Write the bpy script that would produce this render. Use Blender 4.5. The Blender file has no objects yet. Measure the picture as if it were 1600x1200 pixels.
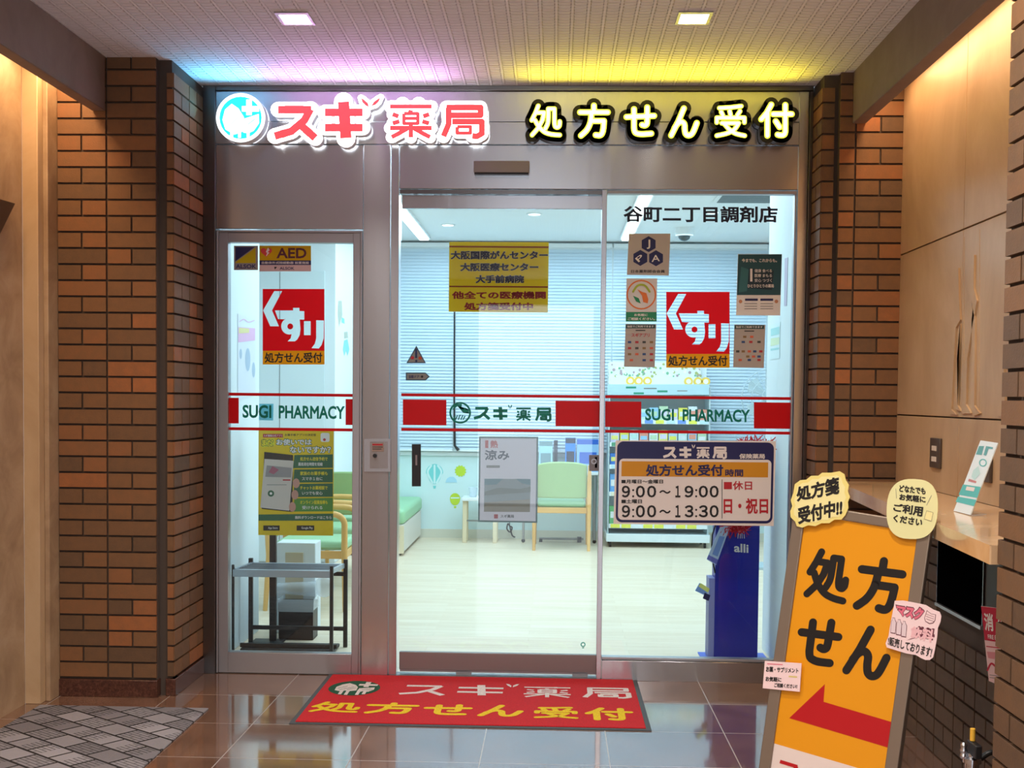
import bpy, math, random
import numpy as np
from mathutils import Vector, Matrix
random.seed(7)
SC = bpy.context.scene
COL = SC.collection
PI = math.pi

# ------------------------------------------------------------------ camera
F, PY, H = 1880.37, 693.8, 1.37
YAW, PIT, ROL, CX, CD = .0354, -.0389, .0098, .1357, 5.8207
_c, _s = math.cos, math.sin
FWD = Vector((-_s(YAW)*_c(PIT), _c(YAW)*_c(PIT), _s(PIT)))
RGT0 = Vector((_c(YAW), _s(YAW), 0)); UP0 = RGT0.cross(FWD)
RGT = RGT0*_c(ROL)+UP0*_s(ROL); UP = UP0*_c(ROL)-RGT0*_s(ROL)
CAMP = Vector((CX, -CD, H))
cd = bpy.data.cameras.new('camera'); cam = bpy.data.objects.new('camera', cd); COL.objects.link(cam)
M4 = Matrix((RGT, UP, -FWD)).transposed().to_4x4(); M4.translation = CAMP; cam.matrix_world = M4
cd.sensor_width = 36; cd.lens = F*36/1600; cd.shift_y = (PY-600)/1600; cd.clip_start = .05
SC.camera = cam

# ------------------------------------------------------------------ world, exposure, large lights
w = bpy.data.worlds.new('sky'); SC.world = w; w.use_nodes = True
bg = w.node_tree.nodes['Background']; bg.inputs[0].default_value = (.80, .90, 1, 1); bg.inputs[1].default_value = 1.5
SC.view_settings.view_transform = 'Standard'; SC.view_settings.look = 'None'
SC.view_settings.exposure = 0.0; SC.view_settings.gamma = 1; SC.view_settings.use_curve_mapping = False
SC.cycles.max_bounces = 10; SC.cycles.transparent_max_bounces = 16; SC.cycles.sample_clamp_indirect = 6

def area(name, loc, sx, sy, power, col, rot=(0, 0, 0), spread=PI):
    l = bpy.data.lights.new(name, 'AREA'); l.shape = 'RECTANGLE'; l.size = sx; l.size_y = sy; l.energy = power; l.color = col; l.spread = spread
    o = bpy.data.objects.new(name, l); COL.objects.link(o); o.location = loc; o.rotation_euler = rot; o.visible_camera = False
    return o
COOL = (.64, .87, 1.0); WARM = (1, .64, .33); NEUT = (1, .92, .85)
for i, (x, y, sx, sy, p) in enumerate([(-.6, 1.4, 1.3, 1.6, 34), (.9, 1.4, 1.3, 1.6, 34), (-.6, 4.0, 1.4, 2.6, 48), (1.1, 4.0, 1.6, 2.6, 48)]):
    area('shop_ceiling_light', (x, y, 2.80), sx, sy, p, COOL)
area('niche_wallwasher', (1.585, -1.45, 2.82), .10, 2.2, 15, WARM, (0, math.radians(14), 0))
area('niche_wallwasher', (-2.03, -1.5, 2.82), .14, 2.2, 20, WARM, (0, 0, 0))
for x in (-.75, .70):
    for y in (-3.0, -5.0, -7.0):
        area('added_lobby_downlight', (x, y, 2.84), .14, .14, 27, NEUT, (0, 0, 0), math.radians(150))  # unseen rows behind the camera, added for ambient light in the lobby
area('street_daylight', (-.115, -9.36, 1.27), 1.45, 2.5, 22, (.86, .93, 1), (PI/2, 0, 0))

# ------------------------------------------------------------------ pixel -> place on a real plane
def ray(px, py):
    a, b = px-800, py-PY
    return RGT*(a/F)-UP*(b/F)+FWD
def onY(px, py, Y):
    d = ray(px, py); return CAMP+d*((Y-CAMP.y)/d.y)
def onX(px, py, X):
    d = ray(px, py); return CAMP+d*((X-CAMP.x)/d.x)
def onZ(px, py, Z):
    d = ray(px, py); return CAMP+d*((Z-CAMP.z)/d.z)
class Plane:
    """a plane in the place; pixel coordinates of the photograph land on it"""
    def __init__(s, p, n): s.p = Vector(p); s.n = Vector(n).normalized()
    def __call__(s, px, py, l=0.0):
        d = ray(px, py); t = (s.p-CAMP).dot(s.n)/d.dot(s.n)
        return CAMP+d*t+s.n*l
def Yp(Y): return Plane((0, Y, 0), (0, -1, 0))

# ------------------------------------------------------------------ materials
MATS = {}
def srgb(c): return tuple((x/255/12.92 if x/255 <= .04045 else ((x/255+.055)/1.055)**2.4) for x in c)
def new(name):
    m = bpy.data.materials.new(name); m.use_nodes = True; return m, m.node_tree, m.node_tree.nodes['Principled BSDF']
def mat(name, c, rough=.5, metal=0., spec=.5, alpha=1.):
    if name in MATS: return MATS[name]
    m, t, b = new(name); b.inputs['Base Color'].default_value = (*srgb(c), 1); b.inputs['Roughness'].default_value = rough
    b.inputs['Metallic'].default_value = metal; b.inputs['Specular IOR Level'].default_value = spec
    if alpha < 1: b.inputs['Alpha'].default_value = alpha
    MATS[name] = m; return m
def film(name, c, tr=.5):
    """sign film or paper that lets part of the light behind it through"""
    if name in MATS: return MATS[name]
    m, t, b = new(name); o = t.nodes['Material Output']
    b.inputs['Base Color'].default_value = (*srgb(c), 1); b.inputs['Roughness'].default_value = .35
    x = t.nodes.new('ShaderNodeBsdfTranslucent'); x.inputs[0].default_value = (*srgb(c), 1)
    k = t.nodes.new('ShaderNodeMixShader'); k.inputs[0].default_value = tr
    t.links.new(b.outputs[0], k.inputs[1]); t.links.new(x.outputs[0], k.inputs[2]); t.links.new(k.outputs[0], o.inputs[0])
    MATS[name] = m; return m
def emi(name, c, s):
    if name in MATS: return MATS[name]
    m, t, b = new(name); b.inputs['Base Color'].default_value = (*srgb(c), 1)
    b.inputs['Emission Color'].default_value = (*srgb(c), 1); b.inputs['Emission Strength'].default_value = s
    MATS[name] = m; return m
def N(t, kind, **kw):
    n = t.nodes.new(kind)
    for k, v in kw.items():
        if k in n.inputs: n.inputs[k].default_value = v
        else: setattr(n, k, v)
    return n
def ramp(t, stops):
    r = t.nodes.new('ShaderNodeValToRGB'); e = r.color_ramp.elements
    while len(e) < len(stops): e.new(.5)
    for x, (p, c) in zip(e, stops): x.position = p; x.color = (*srgb(c), 1)
    return r
def pos(t, scale=(1, 1, 1)):
    g = t.nodes.new('ShaderNodeNewGeometry'); k = N(t, 'ShaderNodeVectorMath', operation='MULTIPLY'); k.inputs[1].default_value = scale
    t.links.new(g.outputs['Position'], k.inputs[0]); return k.outputs[0]
def bump(t, b, src, strength, dist):
    n = N(t, 'ShaderNodeBump', Strength=strength, Distance=dist); t.links.new(src, n.inputs['Height']); t.links.new(n.outputs[0], b.inputs['Normal'])

def m_brick():
    m, t, b = new('brick'); a = N(t, 'ShaderNodeAttribute', attribute_name='tone')
    r = ramp(t, [(0, (82, 64, 50)), (.3, (104, 78, 56)), (.6, (124, 88, 58)), (.85, (140, 92, 58)), (1, (158, 98, 58))])
    n = N(t, 'ShaderNodeTexNoise', Scale=24.0, Detail=6.0, Roughness=.7); t.links.new(pos(t), n.inputs['Vector'])
    mx = N(t, 'ShaderNodeMath', operation='MULTIPLY_ADD'); mx.inputs[1].default_value = .5
    ad = N(t, 'ShaderNodeMath', operation='SUBTRACT'); ad.inputs[1].default_value = .25
    t.links.new(n.outputs[0], mx.inputs[0]); t.links.new(a.outputs['Fac'], ad.inputs[0]); t.links.new(ad.outputs[0], mx.inputs[2])
    t.links.new(mx.outputs[0], r.inputs[0]); t.links.new(r.outputs[0], b.inputs['Base Color'])
    b.inputs['Roughness'].default_value = .6; b.inputs['Specular IOR Level'].default_value = .35
    n2 = N(t, 'ShaderNodeTexNoise', Scale=160.0, Detail=4.0); t.links.new(pos(t), n2.inputs['Vector']); bump(t, b, n2.outputs[0], .35, .002)
    return m
BRICK = m_brick(); MORTAR = mat('mortar', (78, 66, 58), .9)

def m_steel(name, c, rough, wav):
    m, t, b = new(name); b.inputs['Base Color'].default_value = (*srgb(c), 1); b.inputs['Metallic'].default_value = 1
    b.inputs['Roughness'].default_value = rough
    n = N(t, 'ShaderNodeTexNoise', Scale=1.0, Detail=3.0); t.links.new(pos(t, (6, 6, .35)), n.inputs['Vector'])
    bump(t, b, n.outputs[0], wav, .01)
    tg = N(t, 'ShaderNodeCombineXYZ'); tg.inputs[2].default_value = 1; t.links.new(tg.outputs[0], b.inputs['Tangent']); b.inputs['Anisotropic'].default_value = .88
    return m
STEEL = m_steel('brushed_steel', (206, 208, 214), .24, .09); STEELD = m_steel('dark_steel', (130, 128, 128), .3, .05)
STEELR = mat('satin_steel', (150, 144, 142), .5, .9); ALU = mat('aluminium', (176, 174, 178), .38, .85)

def m_floor():
    m, t, b = new('granite_floor'); P = pos(t)
    n = N(t, 'ShaderNodeTexNoise', Scale=140.0, Detail=5.0, Roughness=.8); t.links.new(P, n.inputs['Vector'])
    n3 = N(t, 'ShaderNodeTexNoise', Scale=5.0, Detail=4.0); t.links.new(P, n3.inputs['Vector'])
    av = N(t, 'ShaderNodeMath', operation='MULTIPLY_ADD'); av.inputs[1].default_value = .35; t.links.new(n3.outputs[0], av.inputs[0])
    ml = N(t, 'ShaderNodeMath', operation='MULTIPLY'); ml.inputs[1].default_value = .65; t.links.new(n.outputs[0], ml.inputs[0]); t.links.new(ml.outputs[0], av.inputs[2])
    r = ramp(t, [(.30, (82, 60, 48)), (.48, (116, 86, 70)), (.62, (142, 110, 92)), (.8, (170, 140, 120))]); t.links.new(av.outputs[0], r.inputs[0])
    sp = N(t, 'ShaderNodeSeparateXYZ'); t.links.new(P, sp.inputs[0]); seams = []
    for ax, off, pit in ((0, .62, .488), (1, .90, .470)):
        a1 = N(t, 'ShaderNodeMath', operation='ADD'); a1.inputs[1].default_value = off+40*pit; t.links.new(sp.outputs[ax], a1.inputs[0])
        pp = N(t, 'ShaderNodeMath', operation='PINGPONG'); pp.inputs[1].default_value = pit/2; t.links.new(a1.outputs[0], pp.inputs[0])
        lt = N(t, 'ShaderNodeMath', operation='LESS_THAN'); lt.inputs[1].default_value = .0022; t.links.new(pp.outputs[0], lt.inputs[0]); seams.append(lt)
    mx = N(t, 'ShaderNodeMath', operation='MAXIMUM'); t.links.new(seams[0].outputs[0], mx.inputs[0]); t.links.new(seams[1].outputs[0], mx.inputs[1])
    k = t.nodes.new('ShaderNodeMix'); k.data_type = 'RGBA'; t.links.new(mx.outputs[0], k.inputs['Factor']); t.links.new(r.outputs[0], k.inputs['A']); k.inputs['B'].default_value = (*srgb((140, 128, 122)), 1)
    t.links.new(k.outputs['Result'], b.inputs['Base Color'])
    rr = N(t, 'ShaderNodeMapRange'); rr.inputs[3].default_value = .07; rr.inputs[4].default_value = .5; t.links.new(mx.outputs[0], rr.inputs[0]); t.links.new(rr.outputs[0], b.inputs['Roughness'])
    b.inputs['IOR'].default_value = 4.0
    return m
FLOOR = m_floor()

def m_ceiling():
    m, t, b = new('embossed_ceiling'); b.inputs['Base Color'].default_value = (*srgb((226, 222, 228)), 1); b.inputs['Roughness'].default_value = .8
    br = N(t, 'ShaderNodeTexBrick'); br.inputs['Scale'].default_value = 1.0; br.inputs['Brick Width'].default_value = .062; br.inputs['Row Height'].default_value = .036; br.inputs['Mortar Size'].default_value = .009; br.inputs['Mortar Smooth'].default_value = .5
    br.offset = 0.0
    t.links.new(pos(t), br.inputs['Vector']); bump(t, b, br.outputs['Fac'], 1.0, .010)
    return m
CEIL = m_ceiling()

def m_stone(name, c1, c2, c3, rough=.35, sc=3.0, stretch=(1, 1, 1)):
    m, t, b = new(name); n = N(t, 'ShaderNodeTexNoise', Scale=sc, Detail=7.0, Roughness=.62, Distortion=.6); t.links.new(pos(t, stretch), n.inputs['Vector'])
    r = ramp(t, [(.3, c1), (.52, c2), (.72, c3)]); t.links.new(n.outputs[0], r.inputs[0]); t.links.new(r.outputs[0], b.inputs['Base Color'])
    b.inputs['Roughness'].default_value = rough; return m
MARBLE = m_stone('beige_marble', (170, 138, 104), (190, 160, 124), (204, 176, 142), .4, 2.2, (1, 1, .6))
MARBLED = m_stone('weathered_marble', (146, 118, 92), (170, 142, 112), (186, 160, 130), .45, 5.0)
COUNTER = m_stone('polished_beige_stone', (186, 150, 112), (204, 172, 134), (216, 188, 154), .12, 3.0)
BASEB = m_stone('dark_granite', (58, 34, 28), (80, 48, 38), (104, 66, 52), .25, 90.0)
BEAM = m_stone('beam_paint', (122, 104, 96), (130, 112, 104), (138, 120, 110), .6, 6.0)

def m_wood(name, c1, c2, c3, plank):
    m, t, b = new(name); P = pos(t, (1.2, 16, 1)); n = N(t, 'ShaderNodeTexNoise', Scale=1.6, Detail=6.0); t.links.new(P, n.inputs['Vector'])
    r = ramp(t, [(.3, c1), (.5, c2), (.7, c3)])
    if plank:
        br = N(t, 'ShaderNodeTexBrick'); br.inputs['Scale'].default_value = 1; br.inputs['Brick Width'].default_value = 1.1; br.inputs['Row Height'].default_value = .10; br.inputs['Mortar Size'].default_value = .0015
        br.inputs['Color1'].default_value = (.38, .38, .38, 1); br.inputs['Color2'].default_value = (.62, .62, .62, 1); br.inputs['Mortar'].default_value = (.1, .1, .1, 1); t.links.new(pos(t), br.inputs['Vector'])
        k = t.nodes.new('ShaderNodeMix'); k.inputs['Factor'].default_value = .5; k.data_type = 'RGBA'
        t.links.new(n.outputs[0], k.inputs['A']); t.links.new(br.outputs[0], k.inputs['B']); t.links.new(k.outputs['Result'], r.inputs[0])
    else: t.links.new(n.outputs[0], r.inputs[0])
    t.links.new(r.outputs[0], b.inputs['Base Color']); b.inputs['Roughness'].default_value = .45; return m
PLANKS = m_wood('pale_planks', (214, 190, 160), (228, 208, 182), (236, 220, 198), True)
WOOD = m_wood('honey_wood', (206, 152, 80), (222, 170, 96), (232, 184, 112), False)
WOODP = m_wood('pale_wood', (220, 200, 166), (230, 212, 180), (238, 222, 194), False)

def m_glass():
    m, t, b = new('window_glass'); o = t.nodes['Material Output']; t.nodes.remove(b)
    fr = N(t, 'ShaderNodeFresnel', IOR=1.5); tr = N(t, 'ShaderNodeBsdfTransparent'); tr.inputs[0].default_value = (.95, .985, .985, 1)
    gl = N(t, 'ShaderNodeBsdfGlossy', Roughness=.0); k = t.nodes.new('ShaderNodeMixShader')
    t.links.new(fr.outputs[0], k.inputs[0]); t.links.new(tr.outputs[0], k.inputs[1]); t.links.new(gl.outputs[0], k.inputs[2]); t.links.new(k.outputs[0], o.inputs[0])
    return m
GLASS = m_glass()
def m_plastic():
    m, t, b = new('clear_plastic'); o = t.nodes['Material Output']
    b.inputs['Base Color'].default_value = (.8, .88, .95, 1); b.inputs['Roughness'].default_value = .2
    tr = N(t, 'ShaderNodeBsdfTransparent'); k = t.nodes.new('ShaderNodeMixShader'); k.inputs[0].default_value = .35
    t.links.new(tr.outputs[0], k.inputs[1]); t.links.new(b.outputs[0], k.inputs[2]); t.links.new(k.outputs[0], o.inputs[0]); return m
PLASTIC = m_plastic()

def m_greymat():
    m, t, b = new('grey_lattice_carpet'); P = N(t, 'ShaderNodeVectorRotate', rotation_type='Z_AXIS'); P.inputs['Angle'].default_value = math.radians(37); t.links.new(pos(t), P.inputs['Vector'])
    br = N(t, 'ShaderNodeTexBrick'); br.inputs['Scale'].default_value = 1; br.inputs['Brick Width'].default_value = .15; br.inputs['Row Height'].default_value = .11; br.inputs['Mortar Size'].default_value = .006
    br.inputs['Color1'].default_value = (*srgb((150, 148, 154)), 1); br.inputs['Color2'].default_value = (*srgb((112, 109, 114)), 1); br.inputs['Mortar'].default_value = (*srgb((34, 30, 32)), 1)
    t.links.new(P.outputs[0], br.inputs['Vector'])
    wv = N(t, 'ShaderNodeTexBrick'); wv.inputs['Scale'].default_value = 1; wv.inputs['Brick Width'].default_value = .075; wv.inputs['Row Height'].default_value = .0183; wv.inputs['Mortar Size'].default_value = .003
    wv.inputs['Color1'].default_value = (1, 1, 1, 1); wv.inputs['Color2'].default_value = (.9, .9, .9, 1); wv.inputs['Mortar'].default_value = (.4, .4, .4, 1); t.links.new(P.outputs[0], wv.inputs['Vector'])
    ck = N(t, 'ShaderNodeTexChecker', Scale=1.0); sc = N(t, 'ShaderNodeVectorMath', operation='MULTIPLY'); sc.inputs[1].default_value = (1/.15, 1/.11, 1); t.links.new(P.outputs[0], sc.inputs[0]); t.links.new(sc.outputs[0], ck.inputs['Vector'])
    k = t.nodes.new('ShaderNodeMix'); k.data_type = 'RGBA'; k.blend_type = 'MULTIPLY'; t.links.new(ck.outputs['Fac'], k.inputs['Factor']); t.links.new(br.outputs[0], k.inputs['A']); t.links.new(wv.outputs[0], k.inputs['B'])
    t.links.new(k.outputs['Result'], b.inputs['Base Color']); b.inputs['Roughness'].default_value = .9
    n = N(t, 'ShaderNodeTexNoise', Scale=300.0); t.links.new(pos(t), n.inputs['Vector']); bump(t, b, n.outputs[0], .6, .004); return m
GREYMAT = m_greymat()
def m_carpet(name, c):
    m, t, b = new(name); n = N(t, 'ShaderNodeTexNoise', Scale=260.0, Detail=3.0); t.links.new(pos(t), n.inputs['Vector'])
    r = ramp(t, [(.3, tuple(int(x*.8) for x in c)), (.7, c)]); t.links.new(n.outputs[0], r.inputs[0]); t.links.new(r.outputs[0], b.inputs['Base Color']); b.inputs['Roughness'].default_value = .95
    bump(t, b, n.outputs[0], .5, .003); return m

WHITE = mat('white_paint', (232, 236, 238), .5); WALLW = mat('shop_wall_white', (226, 234, 238), .7)
BLACK = mat('black', (22, 22, 24), .45); DARKM = mat('black_metal', (34, 35, 38), .4, .3)
GREEN = mat('green_vinyl', (158, 204, 160), .45); GREENB = mat('olive_green_vinyl', (154, 184, 126), .5)
KRED = film('red_film', (236, 8, 24), .62); KYEL = film('amber_film', (246, 190, 16), .55)
PAPER = mat('board_white', (230, 222, 218), .4); INK = mat('ink_black', (20, 18, 18), .5); NAVY = mat('ink_navy', (26, 26, 84), .4)
INKG = film('ink_green', (0, 116, 94), .4); YELP = film('yellow_paper', (238, 210, 16), .4); INKR = mat('ink_red', (180, 26, 40), .5)
TEAL = mat('ink_teal', (28, 84, 92), .5); CREAM = mat('cream_card', (240, 228, 160), .6); PINK = mat('pink_card', (244, 214, 214), .6)

# ------------------------------------------------------------------ object helpers
def prop(o, label=None, cat=None, group=None, kind=None):
    for k, v in (('label', label), ('category', cat), ('group', group), ('kind', kind)):
        if v: o[k] = v
    return o
def thing(name, label, cat, loc=(0, 0, 0), group=None, rz=0):
    o = bpy.data.objects.new(name, None); COL.objects.link(o); o.location = loc; o.rotation_euler = (0, 0, rz); o.empty_display_size = .05
    return prop(o, label, cat, group)
def rootloc(p):
    while p.parent: p = p.parent
    return Vector(p.location)
class MB:
    def __init__(s): s.v = []; s.f = []; s.mi = []; s.m = []; s.tone = []
    def ix(s, m):
        if m not in s.m: s.m.append(m)
        return s.m.index(m)
    def add(s, vs, fs, m, tone=0.):
        b = len(s.v); k = s.ix(m); s.v += [tuple(v) for v in vs]
        for f in fs: s.f.append([b+i for i in f]); s.mi.append(k); s.tone.append(tone)
        return s
    def box(s, x0, x1, y0, y1, z0, z1, m, tone=0.):
        return s.add([(x0, y0, z0), (x1, y0, z0), (x1, y1, z0), (x0, y1, z0), (x0, y0, z1), (x1, y0, z1), (x1, y1, z1), (x0, y1, z1)],
                     [(3, 2, 1, 0), (4, 5, 6, 7), (0, 1, 5, 4), (1, 2, 6, 5), (2, 3, 7, 6), (3, 0, 4, 7)], m, tone)
    def obox(s, c, ax, ay, az, m, tone=0.):
        """box from centre and three half-axis vectors"""
        c, ax, ay, az = map(Vector, (c, ax, ay, az))
        vs = [c+ax*i+ay*j+az*k for k in (-1, 1) for i, j in ((-1, -1), (1, -1), (1, 1), (-1, 1))]
        fs = [(3, 2, 1, 0), (4, 5, 6, 7), (0, 1, 5, 4), (1, 2, 6, 5), (2, 3, 7, 6), (3, 0, 4, 7)]
        if ax.cross(ay).dot(az) < 0: fs = [f[::-1] for f in fs]
        return s.add(vs, fs, m, tone)
    def prism(s, pts, off, m, side=None):
        """polygon pts (3D) extruded by off"""
        off = Vector(off); n = len(pts); A = [Vector(p) for p in pts]; Bq = [p+off for p in A]
        s.add(A+Bq, [list(range(n))[::-1], list(range(n, 2*n))], m)
        s.add(A+Bq, [(i, (i+1) % n, n+(i+1) % n, n+i) for i in range(n)], side or m); return s
    def tube(s, pts, r, m, n=10, caps=True):
        P = [Vector(p) for p in pts]; rs = r if isinstance(r, (list, tuple)) else [r]*len(P); vs = []; up = None
        for i, p in enumerate(P):
            d = (P[min(i+1, len(P)-1)]-P[max(i-1, 0)]).normalized()
            if up is None: up = Vector((0, 0, 1)) if abs(d.z) < .9 else Vector((1, 0, 0))
            a = d.cross(up).normalized(); b = a.cross(d).normalized(); up = b
            vs += [p+(a*_c(2*PI*k/n)+b*_s(2*PI*k/n))*rs[i] for k in range(n)]
        fs = [(i*n+k, i*n+(k+1) % n, (i+1)*n+(k+1) % n, (i+1)*n+k) for i in range(len(P)-1) for k in range(n)]
        if caps: fs += [list(range(n))[::-1], list(range((len(P)-1)*n, len(P)*n))]
        return s.add(vs, fs, m)
    def lathe(s, prof, c, m, n=24):
        c = Vector(c); vs = [c+Vector((r*_c(2*PI*k/n), r*_s(2*PI*k/n), z)) for r, z in prof for k in range(n)]
        fs = [(i*n+k, i*n+(k+1) % n, (i+1)*n+(k+1) % n, (i+1)*n+k) for i in range(len(prof)-1) for k in range(n)]
        fs += [list(range(n))[::-1], list(range((len(prof)-1)*n, len(prof)*n))]
        return s.add(vs, fs, m)
    def ball(s, c, r, m, n=10, sq=(1, 1, 1)):
        prof = [(max(1e-4, r*_s(PI*i/n)), -r*_c(PI*i/n)) for i in range(n+1)]; c = Vector(c); k = 2*n
        vs = [c+Vector((a*_c(2*PI*j/k)*sq[0], a*_s(2*PI*j/k)*sq[1], z*sq[2])) for a, z in prof for j in range(k)]
        return s.add(vs, [(i*k+j, i*k+(j+1) % k, (i+1)*k+(j+1) % k, (i+1)*k+j) for i in range(n) for j in range(k)], m)
    def build(s, name, parent=None, loc=None, bevel=0., seg=2, smooth=True):
        L = rootloc(parent) if parent else Vector(loc or (0, 0, 0))
        me = bpy.data.meshes.new(name); me.from_pydata([(v[0]-L.x, v[1]-L.y, v[2]-L.z) for v in s.v], [], s.f)
        for m in s.m: me.materials.append(m)
        me.polygons.foreach_set('material_index', s.mi)
        if any(s.tone):
            a = me.attributes.new('tone', 'FLOAT', 'FACE'); a.data.foreach_set('value', s.tone)
        if smooth:
            me.polygons.foreach_set('use_smooth', [True]*len(s.f)); me.set_sharp_from_angle(angle=math.radians(38))
        me.update()
        o = bpy.data.objects.new(name, me); COL.objects.link(o)
        if parent: o.parent = parent
        elif loc is not None: o.location = loc
        if bevel:
            b = o.modifiers.new('bevel', 'BEVEL'); b.width = bevel; b.segments = seg; b.limit_method = 'ANGLE'; b.angle_limit = math.radians(40)
        return o
def struct(mb, name, bevel=0, label=None):
    return prop(mb.build(name, bevel=bevel), label, None, None, 'structure')
def copy_tree(o, parent=None):
    c = o.copy(); COL.objects.link(c); c.parent = parent
    for ch in list(o.children): copy_tree(ch, c)
    return c

# ------------------------------------------------------------------ lettering
_txt = {}
def glyphs(s, bold=0.):
    """triangles of a line of text, normalised to its bounding box"""
    if (s, bold) in _txt: return _txt[s, bold]
    c = bpy.data.curves.new('lettering', 'FONT'); c.body = s; c.size = 1; c.resolution_u = 3; c.fill_mode = 'BOTH' if bold else 'FRONT'; c.bevel_depth = bold; c.bevel_resolution = 0
    o = bpy.data.objects.new('lettering', c); COL.objects.link(o)
    bpy.context.view_layer.update()
    me = bpy.data.meshes.new_from_object(o.evaluated_get(bpy.context.evaluated_depsgraph_get()))
    V = [tuple(v.co) for v in me.vertices]; Fs = [list(p.vertices) for p in me.polygons if p.normal.z > .05]
    bpy.data.objects.remove(o); bpy.data.meshes.remove(me); bpy.data.curves.remove(c)
    used = sorted({i for f in Fs for i in f}); mp = {i: k for k, i in enumerate(used)}
    xs = [V[i][0] for i in used]; ys = [V[i][1] for i in used]; x0, x1, y0, y1 = min(xs), max(xs), min(ys), max(ys)
    out = ([((V[i][0]-x0)/(x1-x0), (V[i][1]-y0)/max(1e-6, y1-y0)) for i in used], [[mp[i] for i in f] for f in Fs])
    _txt[s, bold] = out; return out
def fill(splines):
    """2D region with holes -> verts, faces"""
    c = bpy.data.curves.new('region', 'CURVE'); c.dimensions = '2D'; c.fill_mode = 'BOTH'
    for sp in splines:
        k = c.splines.new('POLY'); k.points.add(len(sp)-1); k.use_cyclic_u = True
        for p, q in zip(k.points, sp): p.co = (q[0], q[1], 0, 1)
    o = bpy.data.objects.new('region', c); COL.objects.link(o); bpy.context.view_layer.update()
    me = bpy.data.meshes.new_from_object(o.evaluated_get(bpy.context.evaluated_depsgraph_get()))
    V = [(v.co.x, v.co.y) for v in me.vertices]; Fs = [list(p.vertices) for p in me.polygons]
    bpy.data.objects.remove(o); bpy.data.meshes.remove(me); bpy.data.curves.remove(c); return V, Fs
def quad(b):
    """(x0,y0,x1,y1) or four corners TL,TR,BR,BL -> function of (u, v up)"""
    if len(b) == 4 and not isinstance(b[0], (tuple, list)):
        x0, y0, x1, y1 = b; b = ((x0, y0), (x1, y0), (x1, y1), (x0, y1))
    TL, TR, BR, BL = b
    def f(u, v):
        return tuple((BL[i]*(1-u)+BR[i]*u)*(1-v)+(TL[i]*(1-u)+TR[i]*u)*v for i in (0, 1))
    return f
STEP = .0006
class Flat:
    """printed matter: polygons and lettering in pixel coordinates laid on a plane"""
    def __init__(s, plane): s.pl = plane; s.mb = MB(); s.k = 0
    def tri(s, V, Fs, m, l):
        s.k += 1; P = [s.pl(x, y, l*STEP+(s.k % 40)*.00001) for x, y in V]; n = s.pl.n; out = []
        for f in Fs:
            a = Vector((0, 0, 0))
            for i in range(len(f)): a += P[f[i]].cross(P[f[(i+1) % len(f)]])
            out.append(f if a.dot(n) > 0 else f[::-1])
        s.mb.add(P, out, m); return s
    def poly(s, pts, m, l=1): return s.tri(pts, [list(range(len(pts)))], m, l)
    def rect(s, b, m, l=1):
        q = quad(b); return s.poly([q(0, 0), q(1, 0), q(1, 1), q(0, 1)], m, l)
    def base(s, pts, m, th=.002, side=None):
        """the sheet itself, th thick, in front of the plane's zero"""
        if len(pts) == 4 and not isinstance(pts[0], (tuple, list)):
            q = quad(pts); pts = [q(0, 0), q(1, 0), q(1, 1), q(0, 1)]
        P = [s.pl(x, y, 0) for x, y in pts]; n = s.pl.n; a = Vector((0, 0, 0))
        for i in range(len(P)): a += P[i].cross(P[(i+1) % len(P)])
        if a.dot(n) < 0: P = P[::-1]
        P = [p-n*th for p in P]
        s.mb.prism(P, n*th, m, side); return s
    def text(s, t, b, m, bold=0., l=2):
        V, Fs = glyphs(t, bold); q = quad(b); return s.tri([q(u, v) for u, v in V], Fs, m, l)
    def disc(s, x, y, r, m, l=1, ry=None, n=28):
        ry = ry or r; return s.poly([(x+r*_c(2*PI*k/n), y+ry*_s(2*PI*k/n)) for k in range(n)], m, l)
    def ring(s, x, y, r0, r1, m, l=1, n=32):
        V = [(x+r*_c(2*PI*k/n), y+r*_s(2*PI*k/n)) for r in (r0, r1) for k in range(n)]
        return s.tri(V, [(k, (k+1) % n, n+(k+1) % n, n+k) for k in range(n)], m, l)
    def strokes(s, L, b, wd, m, l=2, cap=True, asp=1.):
        q = quad(b)
        for pts in L:
            P = [q(*p[:2]) for p in pts]
            for piece in ribbon(P, wd*(1 if not cap else 1), cap): s.poly(piece, m, l)
        return s
    def build(s, name, parent=None, loc=None):
        return s.mb.build(name, parent, loc, smooth=False)
def ribbon(P, wd, cap):
    h = wd/2; out = []
    for i in range(len(P)-1):
        (x0, y0), (x1, y1) = P[i], P[i+1]; L = math.hypot(x1-x0, y1-y0) or 1e-6; nx, ny = -(y1-y0)/L*h, (x1-x0)/L*h
        out.append([(x0+nx, y0+ny), (x1+nx, y1+ny), (x1-nx, y1-ny), (x0-nx, y0-ny)])
    for i, p in enumerate(P):
        if cap or 0 < i < len(P)-1: out.append([(p[0]+h*_c(2*PI*k/14), p[1]+h*_s(2*PI*k/14)) for k in range(14)])
    return out
def curve3(*p):
    """smooth polyline through control points (Catmull-Rom)"""
    P = [p[0]]+list(p)+[p[-1]]; out = []
    for i in range(1, len(P)-2):
        for k in range(6):
            t = k/6
            out.append(tuple(.5*(2*P[i][j]+(P[i+1][j]-P[i-1][j])*t+(2*P[i-1][j]-5*P[i][j]+4*P[i+1][j]-P[i+2][j])*t*t+(3*P[i][j]-P[i-1][j]-3*P[i+1][j]+P[i+2][j])*t**3) for j in range(len(p[0]))))
    return out+[p[-1]]
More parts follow.
